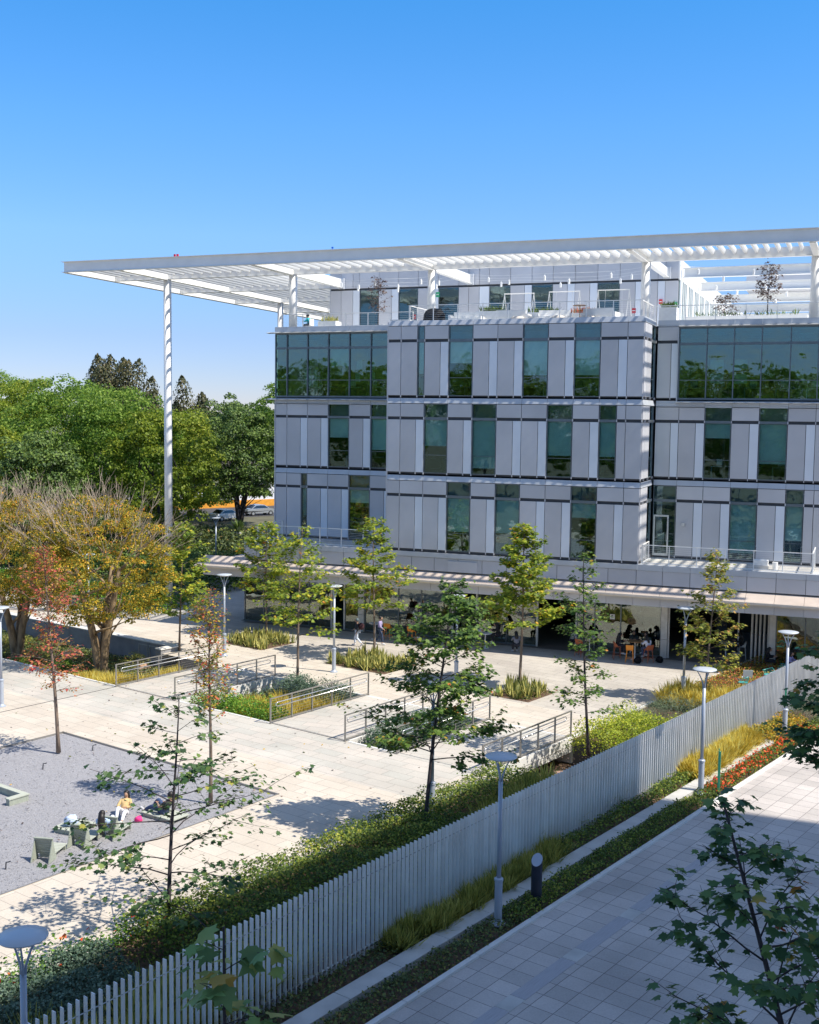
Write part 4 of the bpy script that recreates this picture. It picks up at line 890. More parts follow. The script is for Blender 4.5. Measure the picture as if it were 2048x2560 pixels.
def cypress(label, x, y, h, r_, n, seed, m='lf_conifer', splay=.5):
    rg = random.Random(seed); g = np.random.default_rng(seed)
    t = thing('cypress', label, 'tree', (x, y, Z), 0, 'dark conifers rising behind the green trees'); tb = MB(); V = []
    for k in range(n):
        a = rg.uniform(0, 6.28); q = r_ * rg.uniform(0, 1) ** .6; hh = h * (1 - .30 * (q / r_) ** 1.5) * rg.uniform(.9, 1.0)
        bx, by = math.cos(a) * q, math.sin(a) * q
        tb.tube([(0, 0, 0), (bx * .3, by * .3, h * .4), (bx, by, hh * .95)], [.3, .16, .04], 5)
        m_ = 1700; zz = g.uniform(.35, 1, m_) * hh; wd = (1 - ((zz / hh) - .7) ** 2 * 4).clip(.12, 1) * splay * (1.03 - (zz / hh) ** 22)
        ang = g.uniform(0, 6.28, m_); rad = wd * np.sqrt(g.uniform(.2, 1, m_))
        f = (zz / hh) ** 1.4
        Pp = np.stack([bx * f + np.cos(ang) * rad, by * f + np.sin(ang) * rad, zz], 1); Nn = np.stack([np.cos(ang), np.sin(ang), g.uniform(-.2, .9, m_)], 1) + g.normal(0, .3, (m_, 3)); Tt = np.stack([np.cos(ang) * .5, np.sin(ang) * .5, np.ones(m_)], 1)
        V.append(leaves(Pp, Nn, Tt, .32 * g.uniform(.6, 1.2, m_), DIAM))
    tb.build('trunk', 'bark_dark', t); nmesh('crown', np.concatenate(V), m, t)
cypress('brown flame-shaped cypress group above the green trees', -64.5, 62, 23.9, 6.8, 18, 81, splay=2.0)
cypress('dark conifer just right of the white column top of the tree line', -54.0, 62, 19.4, 3.2, 7, 82, splay=1.6)

# ------------------------------------------------------------------ planting beds
def nz(a, b, sd):
    return (np.sin(a * 1.9 + sd) * np.cos(b * 1.7 - sd * 2) + .6 * np.sin(a * 4.3 - b * 3.1 + sd) + .4 * np.sin(b * 7.7 + a * 2 + sd * 3)) / 2
def bed(name, label, cat, s0, s1, t0, t1, z0, h, dens, ls, m, seed, shape=DIAM, edge=.3, thing_=False, wob=.3):
    g = np.random.default_rng(seed); n = int(dens * (s1 - s0) * (t1 - t0)); s = g.uniform(s0, s1, n); t = g.uniform(t0, t1, n)
    de = np.minimum(np.minimum(s - s0, s1 - s), np.minimum(t - t0, t1 - t)); ef = np.sqrt(np.clip(de / edge, 0.05, 1))
    H = h * (1 + wob * nz(s, t, seed)) * ef
    tall = g.random(n) < .02
    u = g.random(n) ** .4; u[tall] *= 1.2; zz = z0 + H * u; s = s + g.normal(0, .05, n); t = t + g.normal(0, .05, n)
    P_ = np.stack([s * CA - t * SA, s * SA + t * CA, zz], 1)
    gs_ = -wob * h * 1.2 * np.cos(s * 1.9 + seed); N_ = np.stack([gs_ + g.normal(0, .6, n), g.normal(0, .6, n), np.full(n, .8)], 1); T_ = g.normal(0, .8, (n, 3)) + np.array([0, 0, .5])
    o = nmesh(name, leaves(P_, N_, T_, ls * g.uniform(.5, 1.3, n), shape), m)
    tag(o, label, cat, None, None if thing_ else 'stuff'); return o
BLADE = np.array([(0, 0), (.03, .45), (0, 1.0), (-.03, .45)])
SNAKE = np.array([(-.03, 0), (.03, 0), (.05, .55), (0, 1.0), (-.05, .55)])
def grass(name, label, s0, s1, t0, t1, z0, L, tufts, per, m, seed, shape=BLADE, spread=.75, fold=.35, r0=.10):
    g = np.random.default_rng(seed); n = tufts * per
    cs = np.repeat(g.uniform(s0, s1, tufts), per) + g.normal(0, r0, n); ct = np.repeat(g.uniform(t0, t1, tufts), per) + g.normal(0, r0, n)
    hl = np.repeat(g.uniform(.75, 1.2, tufts), per) * g.uniform(.6, 1.1, n) * L
    a = g.uniform(0, 6.283, n); sp = spread * g.random(n) ** .7
    P_ = np.stack([cs * CA - ct * SA, cs * SA + ct * CA, np.full(n, z0)], 1)
    T_ = np.stack([np.cos(a) * sp, np.sin(a) * sp, np.ones(n)], 1); N_ = np.stack([-np.cos(a), -np.sin(a), sp], 1) + g.normal(0, .35, (n, 3))
    o = nmesh(name, leaves(P_, N_, T_, hl, shape, fold), m); tag(o, label, 'plants', None, 'stuff'); return o
zs = Z - .06
bed('hedge', 'long yellow-green hedge running along the plaza side of the fence', 'hedge', 19.2, 23.9, -36.5, -24.0, zs, .95, 760, .085, 'lf_hedge', 1)
bed('hedge', 'yellow-green hedge top beside the disc lamp at the bridge end', 'hedge', 19.2, 21.4, -24.2, -18.7, zs, .9, 600, .085, 'lf_hedge', 2)
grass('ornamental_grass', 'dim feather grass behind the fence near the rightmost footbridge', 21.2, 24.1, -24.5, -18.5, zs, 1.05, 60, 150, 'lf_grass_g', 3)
bed('lavender', 'shaded blue-green lavender behind the fence in the bottom left', 'lavender', 19.3, 22.3, -52, -37.2, zs, .8, 1500, .075, 'lf_lavg', 4)
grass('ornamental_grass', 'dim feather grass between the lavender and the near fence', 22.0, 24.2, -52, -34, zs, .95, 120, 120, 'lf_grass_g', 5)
bed('rose_shrub', 'rose shrubs with orange blooms at the plaza edge in the bottom left', 'shrub', 19.2, 20.3, -42, -34.5, zs, 1.0, 420, .08, 'lf_green', 6, wob=.6)
scatter_f = lambda nm, lb, n, s0, s1, t0, t1, z0, z1, sz, sd: tag(nmesh(nm, (lambda g: leaves(np.stack([(lambda s, t: s * CA - t * SA)(S_ := g.uniform(s0, s1, n), T2 := g.uniform(t0, t1, n)), S_ * SA + T2 * CA, g.uniform(z0, z1, n)], 1), g.normal(0, 1, (n, 3)) + np.array([0, 0, .8]), g.normal(0, 1, (n, 3)), sz * g.uniform(.5, 1.2, n), STAR))(np.random.default_rng(sd)), 'lf_flower'), lb, 'flowers', None, 'stuff')
scatter_f('flowers', 'orange blooms on the rose shrubs in the bottom left', 26, 19.3, 20.3, -41.5, -35, Z + .5, Z + 1.15, .13, 7)
bed('hedge', 'bright yellow-green hedge between the rightmost balustrade and the fence', 'hedge', 19.3, 24.0, -13.6, -8.6, zs - .1, 1.15, 620, .085, 'lf_hedge_y', 8)
bed('lavender', 'grey-green flowering lavender behind the fence in front of the cafe plaza', 'lavender', 19.4, 24.0, -9.0, -3.6, zs, .75, 640, .12, 'lf_lav', 9, BLADE * np.array([2.2, 1]))
grass('ornamental_grass', 'golden feather grass round the lamp foot behind the fence', 18.9, 22.6, -4.2, -1.2, zs, 1.0, 46, 170, 'lf_grass', 10)
bed('shrub_bed', 'low dark red shrubs at the far end behind the fence', 'shrubs', 19, 24, -.8, 12, zs, .5, 260, .09, 'lf_redgreen', 11)
# swale behind the fence
bed('ground_cover', 'low planting on the slope beside the rightmost footbridge', 'plants', 19.0, 24.2, -18.2, -15.8, Z - 1.15, 1.0, 380, .09, 'lf_hedge', 12)
rg_ = random.Random(3)
def rock(label, s, t, z, r, sd):
    x, y = W(s, t); b = MB(); b.ball((0, 0, 0), r, 10, .7, sd); o = b.build('rock', 'rock'); o.location = (x, y, z); tag(o, label, 'rock', 'pinkish garden rocks'); return o
rock('pinkish rock on the brown slope under the rightmost footbridge side', 20.2, -14.9, Z - .95, .75, 1); rock('rough pinkish rock near the fence beside the yellow-green hedge', 22.0, -14.4, Z - .9, .7, 2)
# middle gardens
bed('hedge', 'bright green clipped hedge at the front of the middle sunken garden', 'hedge', 1.25, 7.1, -18.25, -16.4, Z - 1.15, 1.55, 900, .085, 'lf_green', 13)
grass('ornamental_grass', 'golden grasses in the middle sunken garden', 2.9, 7.0, -16.3, -13.2, Z - 1.1, 1.25, 60, 170, 'lf_grass', 14)
bed('lavender', 'green lavender mound around the lamp behind the golden grasses', 'lavender', 2.6, 7.1, -14.0, -12.0, Z - 1.1, 1.65, 1400, .075, 'lf_lavg', 15)
bed('shrub_bed', 'grey-green shrubs in the shade beside the left footbridge', 'shrubs', 1.3, 3.2, -16.4, -12.2, Z - 1.15, .85, 420, .11, 'lf_lav', 16)
bed('lavender', 'lavender bed between the middle footbridge and the next one', 'lavender', 11.9, 14.2, -18.25, -12.0, Z - 1.1, 1.6, 1500, .07, 'lf_lavg', 17)
# left sunken garden
grass('ornamental_grass', 'bright yellow grass strip along the front edge of the left sunken garden', -7.2, -3.6, -18.15, -17.0, Z - .75, .95, 46, 170, 'lf_grass', 18)
grass('ornamental_grass', 'yellow grass behind the left balustrade', -6.2, -3.7, -16.6, -12.2, Z - 1.1, .95, 40, 150, 'lf_grass', 19)
bed('ground_cover', 'dark green ground cover under the round yellow-leaved trees', 'plants', -40, -3.7, -18.2, -11.1, Z - 1.15, .42, 230, .12, 'lf_ground', 20)
for k, (s, t) in enumerate([(-9.6, -12.2), (-11.6, -15.8), (-15.5, -14.4), (-17.6, -16.6), (-20, -13), (-13.6, -17.4)]):
    g = np.random.default_rng(90 + k); V = blob_crown(None, g, (0, 0, .35), (.8, .8, .55), 26, 60, .3, .16, BLADE * np.array([3, 1]))
    o = nmesh('bush', V, 'lf_grass_g' if k % 2 == 0 else 'lf_green'); o.location = (*W(s, t), Z - 1.1)
    tag(o, ['spiky yellow-green bush against the retaining wall end', 'rounded bush near the foot of the big yellow-leaved tree', 'grassy bush between the two round trees', 'low bush close to the left frame edge', 'bush behind the left round tree', 'small bush at the front edge of the sunken garden'][k], 'bush', 'bushes in the left sunken garden')
rock('square pinkish rock behind the red tree at the garden edge', -7.9, -16.9, Z - .75, .62, 4); rock('long low rock between the two round trees', -14.2, -13.2, Z - 1.0, .8, 5); rock('small rock at the retaining wall end', -8.9, -12.3, Z - .95, .45, 6)
# snake plant squares
for lb, s0, s1, t0, t1, sd in (('snake plants in the farthest square bed before the stone canopy', -7.4, -4.3, -7.35, -4.6, 21), ('snake plants in the wide bed beside the two walking people', .9, 5.0, -7.6, -4.6, 22), ('snake plants round the foot of the conical sycamore right of centre', 11.9, 14.0, -7.75, -5.2, 23)):
    st_struct('planting_soil', 'soil', [(s0 - .1, s1 + .1, t0 - .1, t1 + .1, Z - .02, Z + .008)])
    grass('snake_plants', lb, s0, s1, t0, t1, Z, .68, int((s1 - s0) * (t1 - t0) * 8), 15, 'lf_snake', sd, SNAKE, .22, .05, .07)
    bed('ground_cover', 'low green plants among the ' + lb[:13] + lb[12:].replace('snake', '')[:0] + 'in the ' + ('farthest' if sd == 21 else 'wide' if sd == 22 else 'rightmost') + ' bed', 'plants', s0, s1, t0, t1, Z, .28, 120, .1, 'lf_ground', sd + 9)
# beds on the walkway side of the fence
bed('ground_cover', 'shaded ground cover at the foot of the near fence', 'plants', 24.6, 25.33, -56, -31.0, Z - .08, .30, 420, .075, 'lf_ground', 41, edge=.1)
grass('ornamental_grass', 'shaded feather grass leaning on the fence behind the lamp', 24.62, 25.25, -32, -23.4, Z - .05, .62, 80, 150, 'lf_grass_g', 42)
bed('ground_cover', 'shaded shrubs at the fence foot between the grasses and the shadow edge', 'plants', 24.6, 25.33, -24, -15.6, Z - .08, .42, 620, .075, 'lf_hedge', 43, edge=.12)
grass('ornamental_grass', 'sunlit golden feather grass against the fence', 24.62, 25.3, -13.8, -7.4, Z - .05, .75, 110, 170, 'lf_grass', 44)
bed('shrub_bed', 'sunlit green and rusty shrubs at the fence foot at the shadow edge', 'shrubs', 24.6, 25.33, -16.2, -12.6, Z - .06, .42, 600, .08, 'lf_hedge', 45, edge=.12)
bed('shrub_bed', 'rusty-tipped shrubs against the fence beyond the golden grass', 'shrubs', 24.6, 26.0, -7.6, -3.0, Z - .06, .55, 520, .09, 'lf_olive', 46, edge=.2)
bed('lavender', 'lavender against the far end of the fence', 'lavender', 24.6, 26.6, -3.2, 6, Z - .06, .7, 600, .12, 'lf_lav', 47, BLADE * np.array([2.4, 1]))
bed('ground_cover', 'dark creeping plants between the concrete strip and the near paving', 'plants', 25.9, 26.72, -56, -28.4, Z - .08, .27, 520, .075, 'lf_ground', 48, edge=.12, wob=.7)
bed('hedge', 'clipped low hedge between the concrete strip and the walkway kerb', 'hedge', 25.9, 26.72, -28.6, -16.2, Z - .08, .36, 900, .07, 'lf_hedge', 49, edge=.12)
bed('ground_cover', 'green foliage under the orange flowers at the sunlit kerb', 'plants', 25.9, 26.72, -16, 2, Z - .08, .34, 620, .08, 'lf_hedge', 50, edge=.12)
scatter_f('flowers', 'red-orange flowers in the sunlit kerb bed', 700, 25.95, 26.68, -15.2, -4.0, Z + .12, Z + .34, .10, 51)
# green belt behind the back balustrade and under the street trees
bed('hedge', 'green ground cover bank behind the long balustrade on the left', 'hedge', -42, -18.8, -4.6, .6, Z, .8, 170, .16, 'lf_green', 52, edge=.6)
bed('lavender', 'lavender strip behind the green bank beyond the white column', 'lavender', -34, -20.6, .8, 2.6, Z, .55, 200, .16, 'lf_lav', 53, edge=.4)
bed('shrub_bed', 'dark shrubs in the shade under the street trees', 'shrubs', -70, -21.5, 3.2, 16, Z, 1.6, 75, .26, 'lf_dark', 54, edge=1.0, wob=.5)
bed('shrub_bed', 'scrub and ground cover below the street behind the plaza', 'shrubs', -80, -25, 16, 34, Z, 1.2, 34, .30, 'lf_ground', 55, edge=1.0, wob=.6)

# ------------------------------------------------------------------ street behind
def box_struct(name, m, pts, z0, z1, label=None, cat=None):
    b = MB(); b.prism(pts, z0, z1); o = b.build(name, m)
    if label: tag(o, label, cat)
    else: o['kind'] = 'structure'
    return o
def strip(p, q, w_):
    p = Vector(p); q = Vector(q); d = (q - p).normalized(); n = Vector((-d.y, d.x)) * w_ / 2
    return [tuple(p + n), tuple(p - n), tuple(q - n), tuple(q + n)][::-1]
A0, A1 = (-95, 30), (-38, 124)
box_struct('street', 'asphalt', strip((-88, 23), (-28, 121), 17), Z - .3, Z + .01)
wl = thing('street_wall', 'white boundary wall with an orange painted base beyond the street', 'wall', (-66, 92, Z))
dx, dy = 60 / 115.4, 98.6 / 115.4
def wpt(k, off): return (-82 + dx * k - dy * off, 45 + dy * k + dx * off)
b = MB(); b.prism([wpt(0, 0), wpt(120, 0), wpt(120, .4), wpt(0, .4)][::1], Z, Z + 3.4); rel(b, 'wall', 'whitewall', wl)
b = MB(); b.prism([wpt(0, -.05), wpt(120, -.05), wpt(120, -.004), wpt(0, -.004)], Z, Z + 1.0); rel(b, 'painted_base', 'orange', wl)
sb = thing('street_building', 'low white building with a dark opening behind the street trees', 'building', (*wpt(22, 6), Z))
b = MB(); b.prism([wpt(8, 2), wpt(34, 2), wpt(34, 9), wpt(8, 9)], Z, Z + 6.5); rel(b, 'wall', 'whitewall', sb)
b = MB(); b.prism([wpt(20, 1.9), wpt(24, 1.9), wpt(24, 1.99), wpt(20, 1.99)], Z + 3.5, Z + 5.6); rel(b, 'window', 'dark', sb)
def car(label, x, y, rz, m):
    r = thing('parked_car', label, 'car', (x, y, Z + .01), rz, 'cars in the street behind the trees')
    prof = [(-2.1, .35), (-2.15, .75), (-2.0, .95), (-1.5, 1.02), (-.9, 1.42), (-.2, 1.48), (.5, 1.42), (1.15, 1.0), (1.9, .86), (2.15, .65), (2.15, .35)]
    b = MB(); n = len(prof)
    vs = [(px_, -.86 + (.10 if pz > 1.1 else 0), pz) for px_, pz in prof] + [(px_, .86 - (.10 if pz > 1.1 else 0), pz) for px_, pz in prof]
    b.add(vs, [tuple(range(n)), tuple(range(2 * n - 1, n - 1, -1))] + [(i, n + i, n + (i + 1) % n, (i + 1) % n) for i in range(n)]); b.build('body', m, r)
    b = MB(); b.add([(-1.35, sgn * .865 - sgn * (.05 if z > 1.1 else 0), z) for sgn in (-1, 1) for (z) in ()] or [(-1.3, -.872, 1.02), (1.0, -.872, 1.0), (.45, -.79, 1.36), (-.8, -.79, 1.36), (-1.3, .872, 1.02), (1.0, .872, 1.0), (.45, .79, 1.36), (-.8, .79, 1.36)], [(0, 1, 2, 3), (7, 6, 5, 4)])
    b.add([(.53, -.74, 1.41), (1.13, -.80, 1.03), (1.13, .80, 1.03), (.53, .74, 1.41), (-.92, -.74, 1.43), (-1.5, -.80, 1.05), (-1.5, .8, 1.05), (-.92, .74, 1.43)], [(0, 1, 2, 3), (7, 6, 5, 4)]); b.build('windows', 'car_glass', r)
    for sx in (-1.3, 1.35):
        for sy in (-.78, .78):
            b = MB(); b.tube([(sx, sy - .11, .33), (sx, sy + .11, .33)], .33, 14); wh = b.build('wheel', 'rubber', r)
            b = MB(); b.tube([(sx, sy - .115, .33), (sx, sy + .115, .33)], .19, 10); b.build('rim', 'car_silver', wh)
    return r
car('white parked car left of the dark tree trunk', -49.6, 63.5, math.radians(70), 'car_white')
car('silver parked car right of the dark tree trunk', -49.8, 72.5, math.radians(58), 'car_silver')
car('dark blue van-like car driving beside the orange wall base', -61.5, 94, math.radians(58), 'car_blue')
car('dark car under the trees behind the planted bank', -56.5, 42, math.radians(60), 'car_blue')
pl = thing('planter', 'pale square planter with a spiky plant beside the upper deck', 'planter', (-35.9, 43.0, Z))
b = MB(); b.add([(-.45, -.45, 0), (.45, -.45, 0), (.45, .45, 0), (-.45, .45, 0), (-.62, -.62, 1.0), (.62, -.62, 1.0), (.62, .62, 1.0), (-.62, .62, 1.0)], [(0, 3, 2, 1), (4, 5, 6, 7), (0, 1, 5, 4), (1, 2, 6, 5), (2, 3, 7, 6), (3, 0, 4, 7)]); b.build('pot', 'white', pl)
g = np.random.default_rng(5); n = 120; a = g.uniform(0, 6.28, n); el_ = g.uniform(.1, 1.0, n)
nmesh('foliage', leaves(np.tile(np.array([[0, 0, 1.0]]), (n, 1)), np.stack([-np.cos(a), -np.sin(a), el_], 1), np.stack([np.cos(a) * el_, np.sin(a) * el_, np.full(n, .9)], 1), g.uniform(.9, 1.6, n), BLADE * np.array([2, 1]), .3), 'lf_dark', pl)
# parasols glimpsed between the trees on the left
for k, (x, y, lb) in enumerate([(-50.5, 8, 'white parasol roof glimpsed between the orange trees at the left edge'), (-46.6, -1.0, 'lower pale awning glimpsed at the left edge')]):
    r = thing('parasol', lb, 'parasol', (x, y, Z)); b = MB(); b.lathe([(3.0, 3.2), (.05, 4.2)], n=8); b.build('shade', 'white', r); b = MB(); b.tube([(0, 0, 0), (0, 0, 4.2)], .06, 8); b.build('pole', 'lamp', r)
# street trees that the facade glass mirrors, on the near side of the campus
src = [o for o in COL.objects if o.name.startswith('broadleaf_tree')][:3]
for k in range(13):
    dup(src[k % 3], (-98 + k * 10.5 - (k % 2) * 4, -124 + (k % 3) * 7, Z), k * 1.7, 'green tree behind the viewpoint mirrored in the facade glass', 'trees mirrored in the facade glass', (1.3, 1.3, 1.3))

# ------------------------------------------------------------------ people
def skin_obj(name, joints, radii, edges, m, parent, lvl=1):
    me = bpy.data.meshes.new(name); ks = list(joints); me.from_pydata([joints[k] for k in ks], [(ks.index(a), ks.index(b)) for a, b in edges], [])
    me.materials.append(M[m] if isinstance(m, str) else m)
    o = bpy.data.objects.new(name, me); COL.objects.link(o); o.parent = parent
    sk = o.modifiers.new('skin', 'SKIN'); sk.use_smooth_shade = True
    for i, k in enumerate(ks):
        v = me.skin_vertices[0].data[i]; v.radius = radii[k] if isinstance(radii[k], tuple) else (radii[k], radii[k]); v.use_root = (i == 0)
    ss = o.modifiers.new('sub', 'SUBSURF'); ss.levels = lvl; ss.render_levels = lvl
    return o
CL_ = {}
def cloth(col):
    if col not in CL_: CL_[col] = mat('cloth_%d' % len(CL_), col, 0.85, 0, 0.12, 9, bump=.15)
    return CL_[col]
def person(label, loc, rz, pose, shirt, trs, hair=0, arms='table', group=None, sc=1.0, shoes=(.6, .6, .62), skin=SKIN1, hcol=HAIR, sleeves=True, hat=None):
    r = thing('person', label, 'person', loc, rz, group); r.scale = (sc,) * 3
    sw = .17; J = {}
    if pose == 'walk':
        J = dict(pel=(0, 0, .93), ch=(0, .03, 1.22), nk=(0, .03, 1.40), hd=(0, .06, 1.56), kl=(.09, .20, .52), al=(.09, .20, .10), tl=(.10, .36, .05), kr=(-.09, .03, .50), ar=(-.09, -.30, .16), tr_=(-.09, -.20, .03))
        arm = dict(el=(.23, .10, 1.10), hl=(.20, .28, .98), er=(-.23, -.08, 1.08), hr=(-.24, .02, .84))
    elif pose == 'stool':
        J = dict(pel=(0, 0, .80), ch=(0, .05, 1.08), nk=(0, .12, 1.26), hd=(0, .19, 1.40), kl=(.13, .40, .80), al=(.13, .32, .36), tl=(.14, .46, .31), kr=(-.12, .40, .78), ar=(-.12, .28, .32), tr_=(-.13, .42, .28))
        arm = dict(el=(.25, .20, 1.02), hl=(.12, .44, 1.06), er=(-.25, .20, 1.02), hr=(-.12, .44, 1.06))
    elif pose == 'sit':
        J = dict(pel=(0, 0, .50), ch=(0, .03, .79), nk=(0, .09, .97), hd=(0, .15, 1.11), kl=(.13, .42, .50), al=(.13, .40, .08), tl=(.14, .55, .04), kr=(-.12, .42, .50), ar=(-.12, .36, .08), tr_=(-.13, .52, .04))
        arm = dict(el=(.25, .15, .72), hl=(.12, .42, .76), er=(-.25, .15, .72), hr=(-.12, .42, .76))
    else:   # recline on a low lounger
        J = dict(pel=(0, 0, .28), ch=(0, -.20, .50), nk=(0, -.32, .66), hd=(0, -.32, .82), kl=(.13, .38, .52), al=(.12, .66, .14), tl=(.13, .80, .18), kr=(-.12, .40, .34), ar=(-.12, .80, .12), tr_=(-.13, .93, .18))
        arm = dict(el=(.25, -.02, .42), hl=(.14, .22, .46), er=(-.25, -.04, .42), hr=(-.10, .20, .48))
    J['sl'] = (sw, J['ch'][1] + .01, J['nk'][2] - .07); J['sr'] = (-sw, J['ch'][1] + .01, J['nk'][2] - .07)
    if pose == 'recline': J['sl'] = (sw, -.27, .60); J['sr'] = (-sw, -.27, .60)
    J['pl'] = (.09, J['pel'][1] + .01, J['pel'][2] - .02); J['pr'] = (-.09, J['pel'][1] + .01, J['pel'][2] - .02)
    J.update(arm)
    hp = Vector(J['hd']); J['top'] = (hp.x, hp.y - .01, hp.z + .10)
    fr_ = Vector((0, 1, 0))
    for s_ in 'lr':
        h_ = Vector(J['h' + s_]); e_ = Vector(J['e' + s_]); dd = (h_ - e_).normalized(); J['p' + s_ + 'm'] = tuple(h_ + dd * .08)
    rad = dict(pel=(.13, .10), ch=(.135, .10), nk=.055, hd=(.078, .095), top=(.05, .06), sl=.06, sr=.06, el=.042, er=.042, hl=.027, hr=.027, plm=.035, prm=.035, pl=.085, pr=.085, kl=.062, kr=.062, al=.04, ar=.04, tl=.035, tr_=.035)
    E = [('pel', 'ch'), ('ch', 'nk'), ('nk', 'hd'), ('hd', 'top'), ('ch', 'sl'), ('sl', 'el'), ('el', 'hl'), ('hl', 'plm'), ('ch', 'sr'), ('sr', 'er'), ('er', 'hr'), ('hr', 'prm'), ('pel', 'pl'), ('pl', 'kl'), ('kl', 'al'), ('al', 'tl'), ('pel', 'pr'), ('pr', 'kr'), ('kr', 'ar'), ('ar', 'tr_')]
    skin_obj('body', {k: J[k] for k in rad}, rad, E, skin, r)
    J2 = {k: J[k] for k in ('pel', 'ch', 'sl', 'el', 'sr', 'er')}; J2['nb'] = tuple(Vector(J['ch']).lerp(Vector(J['nk']), .75)); r2 = dict(pel=(.155, .12), ch=(.165, .125), sl=.08, el=.058, sr=.08, er=.058, nb=.07)
    E2 = [('pel', 'ch'), ('ch', 'nb'), ('ch', 'sl'), ('sl', 'el'), ('ch', 'sr'), ('sr', 'er')]
    if sleeves:
        for s_ in 'lr': J2['w' + s_] = tuple(Vector(J['e' + s_]).lerp(Vector(J['h' + s_]), .85)); r2['w' + s_] = .042; E2.append(('e' + s_, 'w' + s_))
    else:
        for s_ in 'lr': J2['e' + s_] = tuple(Vector(J['s' + s_]).lerp(Vector(J['e' + s_]), .6))
    skin_obj('shirt', J2, r2, E2, cloth(shirt), r)
    J3 = {k: J[k] for k in ('pel', 'pl', 'kl', 'pr', 'kr')}; J3['dl'] = tuple(Vector(J['kl']).lerp(Vector(J['al']), .9)); J3['dr'] = tuple(Vector(J['kr']).lerp(Vector(J['ar']), .9))
    skin_obj('trousers', J3, dict(pel=(.15, .12), pl=.105, kl=.078, pr=.105, kr=.078, dl=.06, dr=.06), [('pel', 'pl'), ('pl', 'kl'), ('kl', 'dl'), ('pel', 'pr'), ('pr', 'kr'), ('kr', 'dr')], cloth(trs), r)
    b = MB()
    for s_, t_ in (('al', 'tl'), ('ar', 'tr_')):
        p, q = Vector(J[s_]), Vector(J[t_]); d = (q - p).normalized(); b.tube([p - d * .05 + Vector((0, 0, -.02)), p + Vector((0, 0, -.01)), q, q + d * .05], [.045, .05, .045, .02], 8)
    b.build('shoes', cloth(shoes), r, smooth=True)
    b = MB(); b.ball((hp.x, hp.y - .022, hp.z + .035), .105, 12, 1.08)
    if hair:
        b.tube([(hp.x, hp.y - .05, hp.z + .06), (hp.x, hp.y - .10, hp.z - .08), (hp.x, hp.y - .14, hp.z - .25), (hp.x, hp.y - .13, hp.z - .25 - hair)], [.10, .11, .12, .05], 10)
    b.build('hair' if not hat else 'hood', hcol if not hat else cloth(hat), r, smooth=True)
    b = MB(); b.ball((hp.x, hp.y + .045, hp.z - .01), .074, 10, 1.25); b.tube([(hp.x, hp.y + .11, hp.z + .02), (hp.x, hp.y + .135, hp.z - .02)], [.008, .014], 5); b.build('face', skin, r, smooth=True)
    b = MB()
    for s_ in 'lr':
        h_ = Vector(J['h' + s_]); e_ = Vector(J['e' + s_]); dd = (h_ - e_).normalized(); sd_ = dd.cross(Vector((0, 0, 1)))
        sd_ = sd_.normalized() if sd_.length > .1 else Vector((1, 0, 0))
        for q, L in zip((-.028, -.010, .009, .027), (.065, .078, .074, .06)):
            p = h_ + dd * .09 + sd_ * q; b.tube([p, p + dd * L * .5 + Vector((0, 0, -.006)), p + dd * L * .85 + Vector((0, 0, -.022))], [.0095, .009, .007], 5)
        p = h_ + dd * .03 + sd_ * .03; b.tube([p, p + sd_ * .03 + dd * .03, p + sd_ * .035 + dd * .065], [.011, .01, .008], 5)
    b.build('fingers', skin, r, smooth=True)
    return r
HB = (.05, .055, .07)
person('person in a dark hooded jacket and pale trousers walking on the plaza', (-1.55, -2.5, Z), math.radians(98), 'walk', (.02, .025, .035), (.62, .68, .78), 0, hat=(.12, .16, .17), sc=.98)
bpk = thing('backpack', 'black and dark red backpack worn by the walker in pale trousers', 'backpack', (-1.32, -2.5, Z + 1.2)); b = MB(); b.ball((0, 0, 0), .19, 10, 1.15); b.build('bag', cloth((.05, .015, .02)), bpk, smooth=True)
person('person in a violet shirt and dark jeans walking toward the cafe', (-.55, -1.55, Z), math.radians(-85), 'walk', (.35, .30, .50), (.03, .05, .10), 0, sc=1.02)
# high table with stools near the pillar
def stool(label, x, y, rz, m):
    r = thing('bar_stool', label, 'stool', (x, y, Z), rz, 'bar stools in front of the cafe')
    b = MB(); b.box(-.19, .19, -.18, .18, .72, .75); b.build('seat', m, r)
    b = MB(); b.add([(-.2, -.17, .76), (.2, -.17, .76), (.2, .05, .76), (-.2, .05, .76), (-.21, -.22, 1.02), (.21, -.22, 1.02), (.21, -.19, 1.02), (-.21, -.19, 1.02)], [(0, 1, 5, 4), (3, 7, 6, 2), (0, 4, 7, 3), (1, 2, 6, 5), (4, 5, 6, 7)]); b.build('backrest', m, r)
    for sx in (-1, 1):
        for sy in (-1, 1): b = MB(); b.tube([(sx * .15, sy * .14, .73), (sx * .22, sy * .21, 0)], .017, 6); b.build('leg', m, r)
    b = MB(); q = .195
    for p0, p1 in (((-q, -q), (q, -q)), ((q, -q), (q, q)), ((q, q), (-q, q)), ((-q, q), (-q, -q))): b.tube([(p0[0], p0[1], .25), (p1[0], p1[1], .25)], .012, 5)
    b.build('footrest', m, r)
def table(label, x, y, h, r_, m='table', grp='cafe tables'):
    r = thing('cafe_table', label, 'table', (x, y, Z), 0, grp)
    b = MB(); b.lathe([(r_, h - .03), (r_, h)], n=20); b.build('table_top', m, r); b = MB(); b.tube([(0, 0, .03), (0, 0, h - .03)], .035, 8); b.build('column', 'white', r); b = MB(); b.lathe([(.26, 0), (.26, .015), (.05, .03)], n=16); b.build('foot', 'white', r)
tx, ty = 14.25, .75
table('high round table crowded by students left of the pale pillar', tx, ty, 1.05, .42, 'wood')
stool('bright orange empty bar stool in front of the crowded high table', tx - .1, ty - 1.0, math.radians(5), 'orange_chair')
